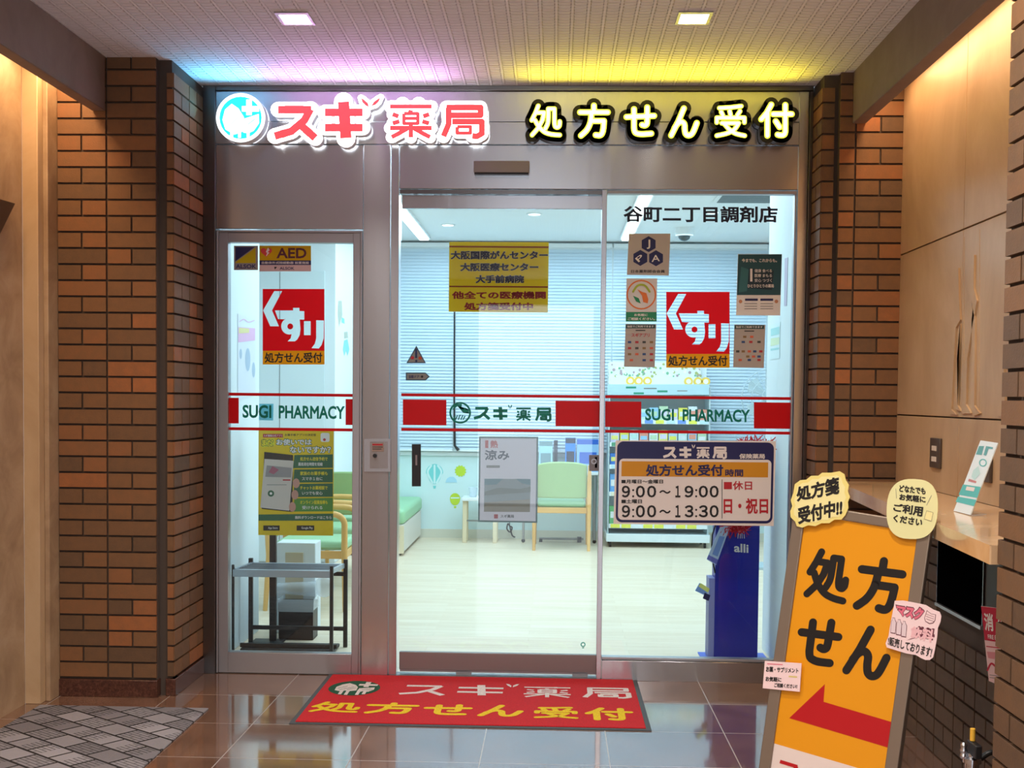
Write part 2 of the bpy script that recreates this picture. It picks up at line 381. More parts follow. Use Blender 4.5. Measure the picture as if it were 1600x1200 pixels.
# rounded gothic strokes, unit square, v up
ROUND = {
 '処': [[(.24, .97), (.14, .74), (.02, .52)], [(.19, .76), (.44, .76), (.38, .52), (.24, .28), (.03, .06)], curve3((.13, .52), (.26, .32), (.46, .15), (.70, .08), (.97, .06)),
       curve3((.58, .88), (.58, .60), (.56, .42), (.48, .26)), [(.58, .88), (.79, .88), (.79, .42)]+curve3((.79, .42), (.82, .32), (.90, .30), (.96, .36), (.97, .48))],
 '方': [[(.5, .98), (.5, .80)], [(.03, .77), (.97, .77)], curve3((.42, .77), (.38, .46), (.26, .22), (.06, .04)), [(.40, .50), (.84, .50)]+curve3((.84, .50), (.82, .28), (.78, .12), (.70, .05), (.56, .06))],
 'せ': [[(.02, .62), (.98, .66)], [(.74, .94), (.74, .48)]+curve3((.74, .48), (.72, .38), (.65, .34), (.56, .36)), [(.28, .88), (.28, .24)]+curve3((.28, .24), (.32, .11), (.44, .06), (.60, .05), (.88, .07))],
 'ん': [[(.50, .97), (.30, .52), (.04, .03)], curve3((.16, .28), (.28, .44), (.42, .50), (.52, .42), (.53, .24), (.57, .08), (.68, .03), (.82, .12), (.97, .46))],
 '受': [[(.84, .96), (.50, .92), (.14, .90)], [(.20, .78), (.25, .68)], [(.47, .80), (.50, .69)], [(.80, .80), (.72, .68)], [(.06, .44), (.06, .59), (.94, .59), (.94, .44)], [(.22, .42), (.76, .42)]+curve3((.76, .42), (.62, .22), (.40, .10), (.06, .02)), curve3((.30, .40), (.46, .22), (.66, .09), (.95, .02))],
 '付': [[(.34, .97), (.20, .72), (.03, .52)], [(.22, .70), (.22, .02)], [(.40, .68), (.98, .68)], [(.78, .96), (.78, .16)]+curve3((.78, .16), (.75, .06), (.66, .03), (.54, .05)), [(.48, .46), (.60, .28)]]}
# heavy pharmacy lettering
HEAVY = {
 'ス': [[(.10, .90), (.86, .90)], [(.84, .92), (.70, .58), (.40, .26), (.02, .12)], [(.60, .46), (.95, .06)]],
 'ギ': [[(.03, .70), (.95, .70)], [(.03, .30), (.95, .30)], [(.48, .98), (.54, .02)]],
 '薬': [[(.02, .90), (.98, .90)], [(.31, .96), (.31, .84)], [(.68, .96), (.68, .84)], [(.34, .70), (.66, .70), (.66, .42), (.34, .42), (.34, .70)], [(.36, .56), (.64, .56)], [(.50, .80), (.48, .70)],
       [(.08, .68), (.22, .62)], [(.08, .42), (.24, .48)], [(.92, .68), (.78, .62)], [(.92, .42), (.76, .48)], [(.02, .29), (.98, .29)], [(.50, .40), (.50, .02)], [(.42, .27), (.06, .03)], [(.58, .27), (.94, .03)]],
 '局': [[(.10, .92), (.92, .92), (.92, .68), (.14, .68)], [(.15, .92), (.15, .40), (.03, .04)], [(.24, .49), (.95, .49), (.95, .12), (.84, .04), (.72, .05)], [(.36, .33), (.68, .33), (.68, .14), (.36, .14), (.36, .33)]]}
LEAF1 = [(-.08, .30), (-.42, .62), (-.62, 1.0), (-.30, .92), (-.06, .62)]
LEAF2 = [(.06, .30), (.10, .66), (.36, .92), (.66, 1.0), (.46, .62)]
def sugi(fl, boxes, wd, m, l=2, leaf=True):
    """the four heavy characters with the pair of leaves on the second"""
    for ch, b in zip('スギ薬局', boxes):
        q = quad(b)
        for i, pts in enumerate(HEAVY[ch]):
            k = wd*(.62 if ch == '薬' else .85 if ch == '局' else 1.25 if ch == 'ギ' and i == 2 else 1)
            for pc in ribbon([q(*p) for p in pts], k, False): fl.poly(pc, m, l)
        if ch == 'ギ' and leaf:
            cx, cy = q(1.12, .68); sx = q(1.34, .68)[0]-cx; sy = q(1.12, 1.16)[1]-cy
            for lf in (LEAF1, LEAF2): fl.poly([(cx+u*sx, cy+v*sy) for u, v in lf], m, l)
def emblem(fl, x, y, rx, ry, bgm, fgm, l=2):
    """round badge: two leafy trees and a cross"""
    fl.disc(x, y, rx, bgm, l, ry)
    P = lambda pts: [(x+u*rx, y-v*ry) for u, v in pts]
    fl.poly(P([(-.70, -.35), (-.72, .10), (-.55, .45), (-.30, .64), (-.02, .40), (.12, .10), (.14, -.35), (-.12, -.46), (-.28, -.38), (-.48, -.48)]), fgm, l+1)
    fl.poly(P([(.20, -.05), (.78, .12), (.80, -.18), (.62, -.50), (.44, -.40), (.30, -.54), (.18, -.40)]), fgm, l+1)
    for a, b in (((-.40, -.40), (-.40, -.88)), ((-.16, -.40), (-.16, -.94)), ((.26, -.40), (.26, -.92)), ((.50, -.40), (.50, -.82))):
        for pc in ribbon(P([a, b]), rx*.13, False): fl.poly(pc, fgm, l+1)
    for pc in ribbon(P([(.10, .44), (.84, .44)]), ry*.22, False)+ribbon(P([(.42, .84), (.42, .14)]), rx*.20, False): fl.poly(pc, fgm, l+1)
    for a, b in (((-.62, -.10), (-.30, .18)), ((-.52, -.32), (-.02, .12)), ((-.24, -.30), (.06, -.02)), ((.34, -.28), (.66, -.06)), ((.54, -.34), (.74, -.22))):
        for pc in ribbon(P([a, b]), rx*.035, False): fl.poly(pc, bgm, l+2)

# ================================================================== THE SETTING
X0, X1, X2, X3, X4, X5, X6 = -1.576, -1.5154, -.7973, -.6258, .3496, 1.2749, 1.3424
ZC, ZG, ZB = 2.856, 2.365, 2.575
PIT_ = .0715
def bricks(mb, o, u, n, cols, z0, z1, par=0, wd=.2245, tk=1.):
    """brick face: o lower start, u along, n outward; columns of one stretcher or two headers"""
    o, u, n = Vector(o), Vector(u).normalized(), Vector(n).normalized(); nz = int((z1-z0)/PIT_+.01); x = 0
    ws = cols if isinstance(cols, (list, tuple)) else [wd]*cols
    for j, wdt in enumerate(ws):
        for i in range(nz):
            z = z0+i*PIT_; parts = 2 if (i+j+par) % 2 and wdt > .15 else 1
            for k in range(parts):
                a = x+wdt*k/parts; b = x+wdt*(k+1)/parts; t = (random.choice([.25, .35, .45, .5, .55, .6, .7, .8, .95])*.9+random.random()*.1)*tk
                mb.obox(o+u*((a+b)/2)+n*(-.006)+Vector((0, 0, z-o.z+PIT_/2)), u*((b-a)/2-.0045), n*.006, Vector((0, 0, PIT_/2-.0048)), BRICK, t)
        x += wdt
def mk(): return MB()

struct(mk().box(-4, 4, -9.4, .03, -.08, 0, FLOOR), 'floor')
struct(mk().box(-2.6, 2.6, .03, 6.0, -.08, 0, PLANKS), 'floor_shop')
struct(mk().box(-1.87, 1.47, -9.4, .0, ZC, ZC+.08, CEIL), 'ceiling')
struct(mk().box(-2.6, -1.87, -9.4, .0, ZC+.02, ZC+.1, BEAM).box(1.47, 2.2, -9.4, 0, ZC+.02, ZC+.1, BEAM), 'ceiling_niches')
struct(mk().box(-1.93, -1.87, -9.4, -.502, 2.62, ZC+.02, BEAM), 'beam_left', .004)
struct(mk().box(1.47, 1.53, -9.4, -.257, 2.625, ZC+.02, BEAM), 'beam_right', .004)

b = mk().box(-2.10, -1.646, -.488, .05, 0, 2.875, MORTAR).box(-1.66, -1.588, -.452, .05, 0, ZC, MORTAR)
bricks(b, (-2.092, -.50, .085), (1, 0, 0), (0, -1, 0), [.2245, .2245], .085, ZC+.02)
bricks(b, (-1.612, -.464, .085), (1, 0, 0), (0, -1, 0), [.036], .085, ZC)
bricks(b, (-1.576, -.464, .085), (0, 1, 0), (1, 0, 0), [.23, .234], .085, ZC, 1)
struct(b, 'wall_left')
struct(mk().box(-2.095, -1.642, -.506, -.45, 0, .078, BASEB).box(-1.615, -1.572, -.47, -.4, 0, .078, BASEB).box(-1.60, -1.570, -.468, -.001, 0, .078, BASEB), 'baseboard_left', .003)
b = mk().box(1.352, 1.44, -.20, .05, 0, ZC, MORTAR).box(1.418, 1.74, -.243, .05, 0, 2.875, MORTAR)
bricks(b, (1.342, -.212, .085), (1, 0, 0), (0, -1, 0), [.062], .085, ZC)
bricks(b, (1.412, -.255, .085), (1, 0, 0), (0, -1, 0), [.075, .2245], .085, ZC+.02, 1)
bricks(b, (1.342, 0, .085), (0, -1, 0), (-1, 0, 0), [.212], .085, ZC)
struct(b, 'wall_right')
struct(mk().box(1.336, 1.408, -.218, -.001, 0, .078, BASEB).box(1.408, 1.71, -.261, -.2, 0, .078, BASEB), 'baseboard_right', .003)
# right niche: smooth stone panels above, brick below, toned darker to stand in for the counter's shade
b = mk()
for z0, z1 in ((1.0, 1.304), (1.310, 2.030), (2.036, 2.875)):
    for y0, y1 in ((-1.098, -.25), (-2.68, -1.102)): b.box(1.70, 1.74, y0, y1, z0, z1, MARBLE)
b.box(1.712, 1.76, -2.7, -.25, .95, 2.875, MORTAR); struct(b, 'wall_niche', .0015)
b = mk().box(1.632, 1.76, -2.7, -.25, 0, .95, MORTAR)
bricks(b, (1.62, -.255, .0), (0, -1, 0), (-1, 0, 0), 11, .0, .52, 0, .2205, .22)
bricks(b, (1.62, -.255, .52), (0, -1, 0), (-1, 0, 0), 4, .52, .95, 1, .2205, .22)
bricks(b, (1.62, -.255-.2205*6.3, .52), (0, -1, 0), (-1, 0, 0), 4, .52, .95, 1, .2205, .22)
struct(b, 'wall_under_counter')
b = mk().box(1.292, 1.9, -9.4, -2.695, 0, 2.875, MORTAR)
bricks(b, (1.28, -2.685, .02), (0, -1, 0), (-1, 0, 0), 12, .02, 2.875, 0, .2245, .62)
bricks(b, (1.28, -2.685, .02), (1, 0, 0), (0, 1, 0), 2, .02, 2.875, 1, .2)
struct(b, 'wall_near_right')
struct(mk().box(-2.22, -2.18, -9.4, -.652, 0, 2.876, MARBLED), 'wall_far_left')
struct(mk().box(-2.182, -2.112, -.650, -.49, 0, 2.876, MARBLE).box(-2.112, -2.09, -.60, -.49, 0, 2.876, MARBLED), 'trim_1', .003)
# the street end of the lobby, behind the photographer
struct(mk().box(-2.6, -.85, -9.5, -9.4, 0, 2.95, BEAM).box(.62, 2.2, -9.5, -9.4, 0, 2.95, BEAM).box(-.85, .62, -9.5, -9.4, 2.55, 2.95, BEAM), 'wall_street')

# ------------------------------------------------------------------ steel shopfront
struct(mk().box(X0, X1, -.022, .06, 0, ZC, STEELD), 'trim_2', .002)
struct(mk().box(X1, X6, -.022, .06, 2.832, ZC, STEELD), 'trim_3', .002)
struct(mk().box(X1, 1.29, -.012, .06, ZB+.112, 2.830, STEEL).box(X1, 1.29, -.018, .06, ZB+.003, ZB+.109, STEEL), 'trim_4', .002)
struct(mk().box(X1, X2-.002, -.010, .06, 2.172, ZB, STEEL), 'trim_5', .002)
struct(mk().box(X2, -.667, -.016, .06, 0, ZB, STEEL).box(-.664, X3, -.012, .07, 0, ZB, STEEL), 'trim_6', .002)
struct(mk().box(X3+.002, 1.29, -.012, .06, ZG+.003, ZB, STEEL), 'trim_7', .002)
struct(mk().box(X5+.002, X5+.047, -.020, .07, 0, 2.829, STEEL).box(X5+.050, X6, -.022, .06, 0, 2.829, STEELD), 'trim_8', .002)
struct(mk().box(X4, X4+.024, -.014, .055, 0, ZG, STEEL), 'trim_9', .002)
struct(mk().box(X4+.026, X5, -.014, .05, 0, .098, STEEL).box(X4+.026, X5, -.004, .05, .100, .112, ALU), 'trim_10', .0015)
struct(mk().box(X3, X4, -.02, .07, 0, .006, STEELD).box(X3+.002, X4, .0, .06, ZG-.018, ZG, STEELD), 'trim_11')
# left framed window
fr = mk().box(X1+.002, X1+.012, -.012, .05, .004, 2.165, ALU).box(X1+.013, X1+.058, -.006, .05, .004, 2.155, ALU).box(X2-.014, X2-.004, -.012, .05, .004, 2.165, ALU).box(X2-.050, X2-.015, -.006, .05, .004, 2.155, ALU)
fr.box(X1+.013, X2-.015, -.012, .05, 2.155, 2.165, ALU).box(X1+.058, X2-.050, -.005, .05, 2.108, 2.154, ALU).box(X1+.058, X2-.050, -.005, .05, .004, .104, ALU)
w1 = struct(fr, 'window_1', .0015)
mk().box(X1+.05, X2-.045, .022, .028, .10, 2.115, GLASS).build('pane', w1)
w2 = struct(mk().box(X4+.026, X5, -.006, .045, ZG-.016, ZG-.001, ALU).box(X5-.008, X5, .0, .045, .11, ZG-.016, ALU), 'window_2', .001)
mk().box(X4+.024, X5-.004, .022, .030, .110, ZG-.01, GLASS).build('pane', w2)
# sliding door leaf
dr = struct(mk().box(X3+.010, X4+.004, .030, .056, 2.280, 2.344, STEEL), 'door_1', .0015)
mk().box(X3+.006, X4+.012, .037, .047, .108, 2.285, GLASS).build('pane', dr)
mk().box(X3+.010, X4+.004, .026, .056, .028, .114, STEELR).box(X3+.012, X4+.002, .034, .052, .016, .028, ALU).build('bottom_rail', dr, bevel=.0015)
gl = mk()
for x in (-.335, .235): gl.box(x, x+.075, .022, .054, .006, .024, STEELD)
gl.build('guide_roller', dr)
P1 = Yp(.018)       # outer face of the fixed glass
PD = Yp(.033)       # outer face of the door glass
PDI = Yp(.052)      # inner face of the door glass
pl = Flat(PD).base((643.5, 694, 657.5, 760), BLACK, .006); pl.rect((649, 711, 652, 727), mat('grey_print', (130, 120, 122)), 1); pl.build('push_plate', dr)
lk = Flat(PD).base((920.5, 711, 936, 736), mat('lock_grey', (120, 112, 112), .4, .5), .012); lk.ring(928, 721, 2.6, 4.4, ALU, 1); lk.base((929.5, 714, 933, 731), ALU, .02); lk.build('door_lock', dr)

# ------------------------------------------------------------------ the shop interior shell
struct(mk().box(-2.6, 2.6, .07, 6.0, 2.86, 2.94, WHITE), 'ceiling_shop')
struct(mk().box(-2.6, 2.6, 5.80, 5.95, 0, 2.86, mat('shop_dado', (214, 232, 232), .6)).box(-1.65, 2.3, 5.775, 5.80, .80, .835, WHITE), 'wall_back')
struct(mk().box(-1.64, 2.3, 5.782, 5.799, 0, .085, mat('shop_skirting', (216, 212, 196), .5)), 'baseboard_back')
struct(mk().box(-2.5, -1.57, .07, 1.07, 0, 2.86, WALLW), 'wall_shop_left_near', .003)
struct(mk().box(-2.5, -1.65, 3.90, 5.80, 0, 2.86, WALLW), 'wall_shop_left', .003)
struct(mk().box(-2.5, -2.4, 1.07, 3.90, 0, 2.86, WALLW), 'wall_recess')
struct(mk().box(1.288, 2.5, .07, .80, 0, 2.86, WALLW), 'wall_shop_right_near', .003)
struct(mk().box(2.3, 2.5, .80, 5.80, 0, 2.86, WALLW), 'wall_shop_right')
struct(mk().box(-1.57, 1.288, .06, .075, 2.58, 2.86, WALLW), 'wall_above_door')
a = onY(438, 423, 3.9); c = onY(508, 423, 3.9)
d2 = struct(mk().box(-2.36, c.x, 3.885, 3.899, 0.01, a.z, mat('door_white', (216, 228, 232), .4)).box(a.x-.003, a.x+.003, 3.882, 3.886, .02, a.z-.01, mat('gap_grey', (120, 130, 134))), 'door_2', .002)
mk().box(c.x-.09, c.x-.075, 3.84, 3.885, .95, 1.07, ALU).build('door_handle', d2, bevel=.003)

# ================================================================== LIT SIGNS ON THE HEADER
def cut3(mb, pl, pieces, th, m, side=None):
    for pts in pieces:
        P = [pl(x, y) for x, y in pts]; n = pl.n; a = Vector((0, 0, 0))
        for i in range(len(P)): a += P[i].cross(P[(i+1) % len(P)])
        if a.dot(n) < 0: P = P[::-1]
        mb.prism([p-n*th for p in P], n*th, m, side)
    return mb
PS = Yp(-.085); PSF = Yp(-.092)
HALO = emi('sign_white_glow', (255, 255, 255), 1.6); SRED = emi('sign_red_glow', (246, 72, 76), 1.1); SIDEW = mat('sign_side_white', (220, 224, 230), .4)
SCY = emi('sign_cyan_glow', (40, 232, 236), 1.1)
SYEL = emi('sign_yellow_glow', (236, 246, 84), 1.15); SYEL2 = emi('sign_pale_yellow_glow', (255, 255, 226), 1.5); SBLK = mat('sign_black', (24, 22, 8), .4)
c0 = PS(376, 184)
sg = thing('illuminated_sign', 'lit sign with round cyan emblem and red characters outlined white, on the header', 'sign', (c0.x, -.02, c0.z))
fl = Flat(PSF); fl.disc(376, 184, 33, SCY, 1)
P = lambda pts: [(376+33*u, 184-33*v) for u, v in pts]
for sh in ([(-.72, -.55), (-.86, -.10), (-.74, .38), (-.42, .66), (-.10, .44), (.16, .02), (.16, -.62), (-.05, -.72), (-.3, -.8)], [(.16, -.05), (.86, .18), (.88, -.25), (.62, -.62), (.36, -.74), (.12, -.7)]): fl.poly(P(sh), HALO, 2)
for pc in ribbon(P([(.06, .42), (.88, .42)]), 8.5, False)+ribbon(P([(.40, .86), (.40, .12)]), 8.5, False)+ribbon(P([(-.42, -.6), (-.42, -.92)]), 4.5, False)+ribbon(P([(-.05, -.6), (-.05, -.95)]), 4.5, False)+ribbon(P([(.36, -.6), (.36, -.92)]), 4.5, False): fl.poly(pc, HALO, 2)
em = cut3(mk(), PS, [[(376+38.5*_c(2*PI*k/40), 184+38.5*_s(2*PI*k/40)) for k in range(40)]], .06, HALO, SIDEW).build('emblem', sg, smooth=False)
for pc in [P([(-.62, -.18), (-.60, -.12), (-.28, .20), (-.30, .14)]), P([(-.55, -.42), (-.53, -.36), (-.05, .10), (-.07, .04)]), P([(-.30, -.5), (-.28, -.44), (.08, -.08), (.06, -.14)]), P([(.32, -.36), (.34, -.3), (.72, -.02), (.70, -.08)])]: fl.poly(pc, SCY, 3)
fl.build('emblem_face', em)
LB = {'ス': (428, 166, 496, 219), 'ギ': (506, 158, 570, 217), '薬': (608, 161, 676, 216), '局': (691, 164, 756, 215)}
for ch, bx in LB.items():
    q = quad(bx); halo = []; fc = Flat(PSF); wd = {'薬': 7.2, '局': 9.5}.get(ch, 12.5)
    for i, pts in enumerate(HEAVY[ch]):
        Pp = [q(*p) for p in pts]; k = 18 if ch == 'ギ' and i == 2 else 12 if ch == '薬' and i in (1, 2) else 5.6 if ch == '薬' and i in (3, 4) or ch == '局' and i == 3 else wd
        halo += ribbon(Pp, k+12, True)
        for pc in ribbon(Pp, k, False): fc.poly(pc, SRED, 1)
    if ch == 'ギ':
        for lf in ([(564, 153), (568, 155), (575, 161), (577, 168), (571, 165), (566, 160)], [(595, 152), (591, 154), (584, 159), (580, 166), (587, 164), (592, 159)]):
            fc.poly(lf, SRED, 1); halo += ribbon(lf+[lf[0]], 10, True)
    lt = cut3(mk(), PS, halo, .05, HALO, SIDEW).build('letter', sg, smooth=False); fc.build('letter_face', lt)
for (x, y, sx, p, col) in ((-1.42, 0, .26, 1.1, (.10, .58, 1)), (-.80, 0, .80, 2.1, (.80, .34, 1)), ):
    area('sign_lamp', (x, -.125, 2.66), sx, .05, p, col, (PI+math.radians(38), 0, 0), math.radians(112))
cy = PS(1035, 190)
sy = thing('illuminated_sign', 'lit prescription reception sign, rounded yellow characters with black outlines on the steel header', 'sign', (cy.x, -.02, cy.z))
YB = {'処': (830, 164, 876, 214), '方': (905, 164, 951, 214), 'せ': (978, 165, 1023, 212), 'ん': (1047, 168, 1090, 213), '受': (1117, 164, 1166, 213), '付': (1188, 162, 1238, 213)}
for ch, bx in YB.items():
    q = quad(bx); bk = []; fc = Flat(PSF); wd = 7.6 if ch in '処受' else 9.6
    for pts in ROUND[ch]:
        Pp = [q(*p) for p in pts]; bk += ribbon(Pp, wd+14, True)
        for pc in ribbon(Pp, wd, True): fc.poly(pc, SYEL, 1)
        for pc in ribbon(Pp, wd*.56, True): fc.poly(pc, SYEL2, 2)
    lt = cut3(mk(), PS, bk, .055, SBLK).build('letter', sy, smooth=False); fc.build('letter_face', lt)
area('sign_lamp', (.60, -.125, 2.66), 1.25, .05, 3.4, (1, .82, .02), (PI+math.radians(38), 0, 0), math.radians(112))
# door sensor on the header
s = onY(783, 262, -.02)
se = thing('door_sensor', 'grey strip-shaped automatic door sensor on the steel header above the door', 'sensor', (s.x, -.012, s.z))
x0, z1 = onY(740, 252, -.05).x, onY(740, 251, -.05).z; x1, z0 = onY(827, 273, -.05).x, onY(827, 272, -.05).z
mk().box(x0, x1, -.05, -.012, z0+.008, z1, mat('sensor_grey', (150, 146, 148), .4)).build('housing', se, bevel=.003)
mk().box(x0+.004, x1-.004, -.046, -.014, z0, z0+.010, BLACK).build('lens_strip', se)
# key box on the steel post
kb = thing('key_switch_box', 'small steel key switch plate with label on the post between window and door', 'switch', (-.71, -.016, 1.09))
PK = Yp(-.022)
Flat(PK).base((569, 686, 610, 737), ALU, .006).build('back_plate', kb)
f = Flat(Yp(-.024)).base((578, 690, 606, 732), STEEL, .002); f.build('cover', kb)
f = Flat(Yp(-.0255)).base((581, 692, 599.5, 705.5), mat('key_label', (150, 128, 118)), .001).rect((582, 693.5, 598, 696), INKR, 1).rect((582, 698, 598, 699), INK, 1).rect((582, 701, 596, 702), INK, 1); f.build('label_plate', kb)
c = onY(586, 712, -.026); mk().lathe([(.012, 0), (.012, .004), (.007, .006), (.001, .006)], (0, 0, 0), BLACK, 16)
kn = mk(); kn.tube([(c.x, -.026, c.z), (c.x, -.034, c.z)], .010, BLACK, 14); kn.build('key_cylinder', kb)

# ================================================================== STICKERS AND NOTICES ON THE GLASS
def sticker(fl, name, label, cat='sticker', group=None): return prop(fl.build(name), label, cat, group)
BL = film('band_red', (226, 6, 24), .55)
def band(pl, x0, x1, yl, blocks, label):
    """yl: (x, y) pairs giving the top line; blocks: red rectangles"""
    r = thing('window_band', label, 'window decal', tuple(pl((x0+x1)/2, yl[1]+30)), 'red striped bands across the glass')
    sl = .0105
    for d in (0, 54): Flat(pl).base([(x0, yl[1]+d), (x1, yl[1]+d+(x1-x0)*sl), (x1, yl[1]+d+4.6+(x1-x0)*sl), (x0, yl[1]+d+4.6)], BL, .0008).build('stripe_line', r)
    for a, c, t, u in blocks: Flat(pl).base([(a, t), (c, t+(c-a)*sl), (c, u+(c-a)*sl), (a, u)], BL, .0008).build('colour_block', r)
    return r
def text_mesh(pl, t, box, m, bold, name, root, l=1): Flat(pl).text(t, box, m, bold, l).build(name, root)
r1 = band(P1, 357.5, 554, (0, 613.5), [(357.5, 373, 621.5, 661.5), (540, 553.5, 623.5, 664)], 'red striped band with green English lettering on the narrow left window')
text_mesh(P1, 'SUGI', [(379, 632.5), (424, 633), (424, 653.5), (379, 653)], INKG, .03, 'lettering', r1)
text_mesh(P1, 'PHARMACY', [(435.5, 633.2), (539, 634.5), (539, 655), (435.5, 654)], INKG, .03, 'lettering', r1)
r2 = band(PD, 627, 939.5, (0, 614.5), [(629.5, 697.5, 624, 664), (868, 939.5, 626, 666)], 'red striped band with round green emblem and Japanese lettering on the sliding door')
f = Flat(PD); f.ring(719, 645, 14, 17, INKG, 1); f.poly([(719+14*u, 645-14*v) for u, v in [(-.9, .3), (-.5, .95), (.2, 1), (.15, .6), (-.05, .55), (.35, -.02), (.8, .1), (1, -.1), (.95, .35), (.62, .3), (.62, .55), (.4, .55), (.4, .35), (.05, .45), (-.3, .75), (-.75, .35)]], INKG, 1)
for u in (-.55, -.3, 0, .3, .55):
    for pc in ribbon([(719+14*u, 645+3+abs(u)*3), (719+14*(u-.22), 645+11)], 1.7, False): f.poly(pc, INKG, 1)
f.build('emblem', r2)
f = Flat(PD); sugi(f, [(740, 636, 766, 656), (770, 635.5, 794, 656.5), (806, 636, 830, 657.5), (837, 637, 861, 658)], 4.6, INKG, 1); f.build('lettering', r2)
r3 = band(P1, 945.5, 1236, (0, 617.5), [(945.5, 1002, 627, 667), (1178, 1235.5, 628.5, 669.5)], 'red striped band with green English lettering on the wide right window')
text_mesh(P1, 'SUGI', [(1008, 638.5), (1053, 639), (1053, 657.5), (1008, 657)], INKG, .03, 'lettering', r3)
text_mesh(P1, 'PHARMACY', [(1066.5, 639.2), (1172, 640), (1172, 660), (1066.5, 658.5)], INKG, .03, 'lettering', r3)

def kusuri(x0, y0, x1, y1, y2, label):
    w, h = x1-x0, y1-y0; U = lambda pts: [(x0+(x-288)/464*w, y0+(y-102)/460*h) for x, y in pts]
    arc = lambda cx, cy, r, a0, a1, n=14: [(cx+r*_c(math.radians(a0+(a1-a0)*i/n)), cy+r*_s(math.radians(a0+(a1-a0)*i/n))) for i in range(n+1)]
    KU = [(375, 118), (434, 118), (358, 262), (410, 380), (345, 380), (291, 262)]
    SU = [(380, 262), (516, 262), (516, 243), (564, 243), (564, 266), (600, 268), (600, 330), (566, 330)]+[(572, 400), (566, 445), (548, 478), (530, 492), (476, 492), (498, 470), (505, 440)]+arc(488, 380, 61, 75, 245, 16)+[(452, 328), (404, 326)]
    RI = [(690, 335), (748, 337), (746, 470), (730, 520), (710, 545), (655, 543), (680, 510), (690, 470)]
    LI = [(598, 342), (648, 342), (648, 446), (598, 446)]
    f = Flat(P1); V, Fs = fill([U([(288, 102), (752, 102), (752, 562), (288, 562)]), U(KU), U(SU), U(arc(495, 381, 22, 0, 340, 18)), U(LI), U(RI)])
    f.tri(V, Fs, KRED, 1); f.base((x0, y1, x1, y2), KYEL, .0008)
    k = (y2-y1); f.text('処方せん受付', (x0+w*.03, y1+k*.12, x1-w*.035, y2-k*.12), INK, .026, 2)
    return sticker(f, 'medicine_sticker', label, 'sticker', 'red medicine stickers with cut out characters')
kusuri(410.5, 451.5, 507, 548, 569.5, 'red square medicine sticker with amber strip on the narrow left window')
kusuri(1041, 456, 1140, 553, 574.5, 'red square medicine sticker with amber strip on the wide right window')
f = Flat(Yp(.034)).base([(405, 631), (427.5, 631), (427, 657), (404.5, 656.5)], film('cyan_note', (150, 226, 238), .5), .0005); sticker(f, 'paper_note', 'small pale cyan square note behind the lettering on the narrow left window', 'note')
# security and AED stickers
SIL = mat('silver_grey_film', (150, 140, 138), .35, .2)
f = Flat(P1).base((365.5, 384, 403, 422), SIL, .001); f.poly([(368, 386), (398, 386), (368, 408)], NAVY, 1); f.poly([(399.5, 387), (399.5, 411), (368, 411), (368, 409.5)], YELP, 1); f.text('ALSOK', (368.5, 413, 400.5, 419.5), NAVY, .02, 2)
sticker(f, 'security_sticker', 'small square navy and yellow security sticker in the top left corner of the left window')
f = Flat(P1).base((405.5, 384, 486, 424), film('aed_pale', (226, 194, 190), .3), .001); f.rect((405.5, 384, 486, 407), film('aed_yellow', (240, 204, 12), .5), 1); f.rect((405.5, 407, 486, 414), NAVY, 1)
f.text('AED', (432, 387.5, 479, 403.5), mat('ink_plum', (84, 20, 40), .5), .025, 2)
hr = [(416+9*(16*_s(t)**3)/16, 393.5-8*(13*_c(t)-5*_c(2*t)-2*_c(3*t)-_c(4*t))/16) for t in [2*PI*i/26 for i in range(26)]]
f.poly(hr, mat('ink_coral', (214, 60, 56), .5), 2); f.poly([(419, 387), (421.5, 391), (418.5, 393.5), (421, 395), (415.5, 401), (417.5, 395.5), (415.5, 393.5)], PAPER, 3)
f.text('自動体外式除細動器 設置施設', (409, 408.6, 483, 412.6), PAPER, .01, 2); f.poly([(428.5, 417), (433, 417), (431, 419.5), (429.5, 421)], INK, 2); f.text('ALSOK', (437, 417, 460, 421.5), NAVY, .02, 2)
sticker(f, 'aed_sticker', 'yellow AED sticker with red heart at the top of the left window')
# hospital notice inside the door glass
f = Flat(PDI).base([(702, 378), (857.5, 378.5), (856, 488.5), (701, 487)], YELP, .001)
INKBN = mat('ink_brick', (176, 62, 20), .5); HALOW = mat('ink_pale', (216, 214, 206), .5)
f.rect([(702, 384), (857, 385), (857, 387.6), (702, 386.5)], INKBN, 1); f.rect([(702, 446.4), (856.5, 447.4), (856.5, 449.6), (702, 448.6)], INKBN, 1)
for t, bx in (('大阪国際がんセンター', (704, 392, 856, 405.5)), ('大阪医療センター', (719, 411, 841, 424)), ('大手前病院', (743, 430, 819, 442.5))):
    f.text(t, (bx[0]-.6, bx[1]-.6, bx[2]+.6, bx[3]+.6), HALOW, .07, 1); f.text(t, bx, NAVY, .034, 2)
f.text('他全ての医療機関', (706, 455, 853, 467.5), INKR, .045, 2); f.text('処方箋受付中', (725, 472.5, 833, 485), INKR, .045, 2)
sticker(f, 'hospital_notice', 'yellow notice listing hospitals in navy and red, inside the sliding door', 'notice')
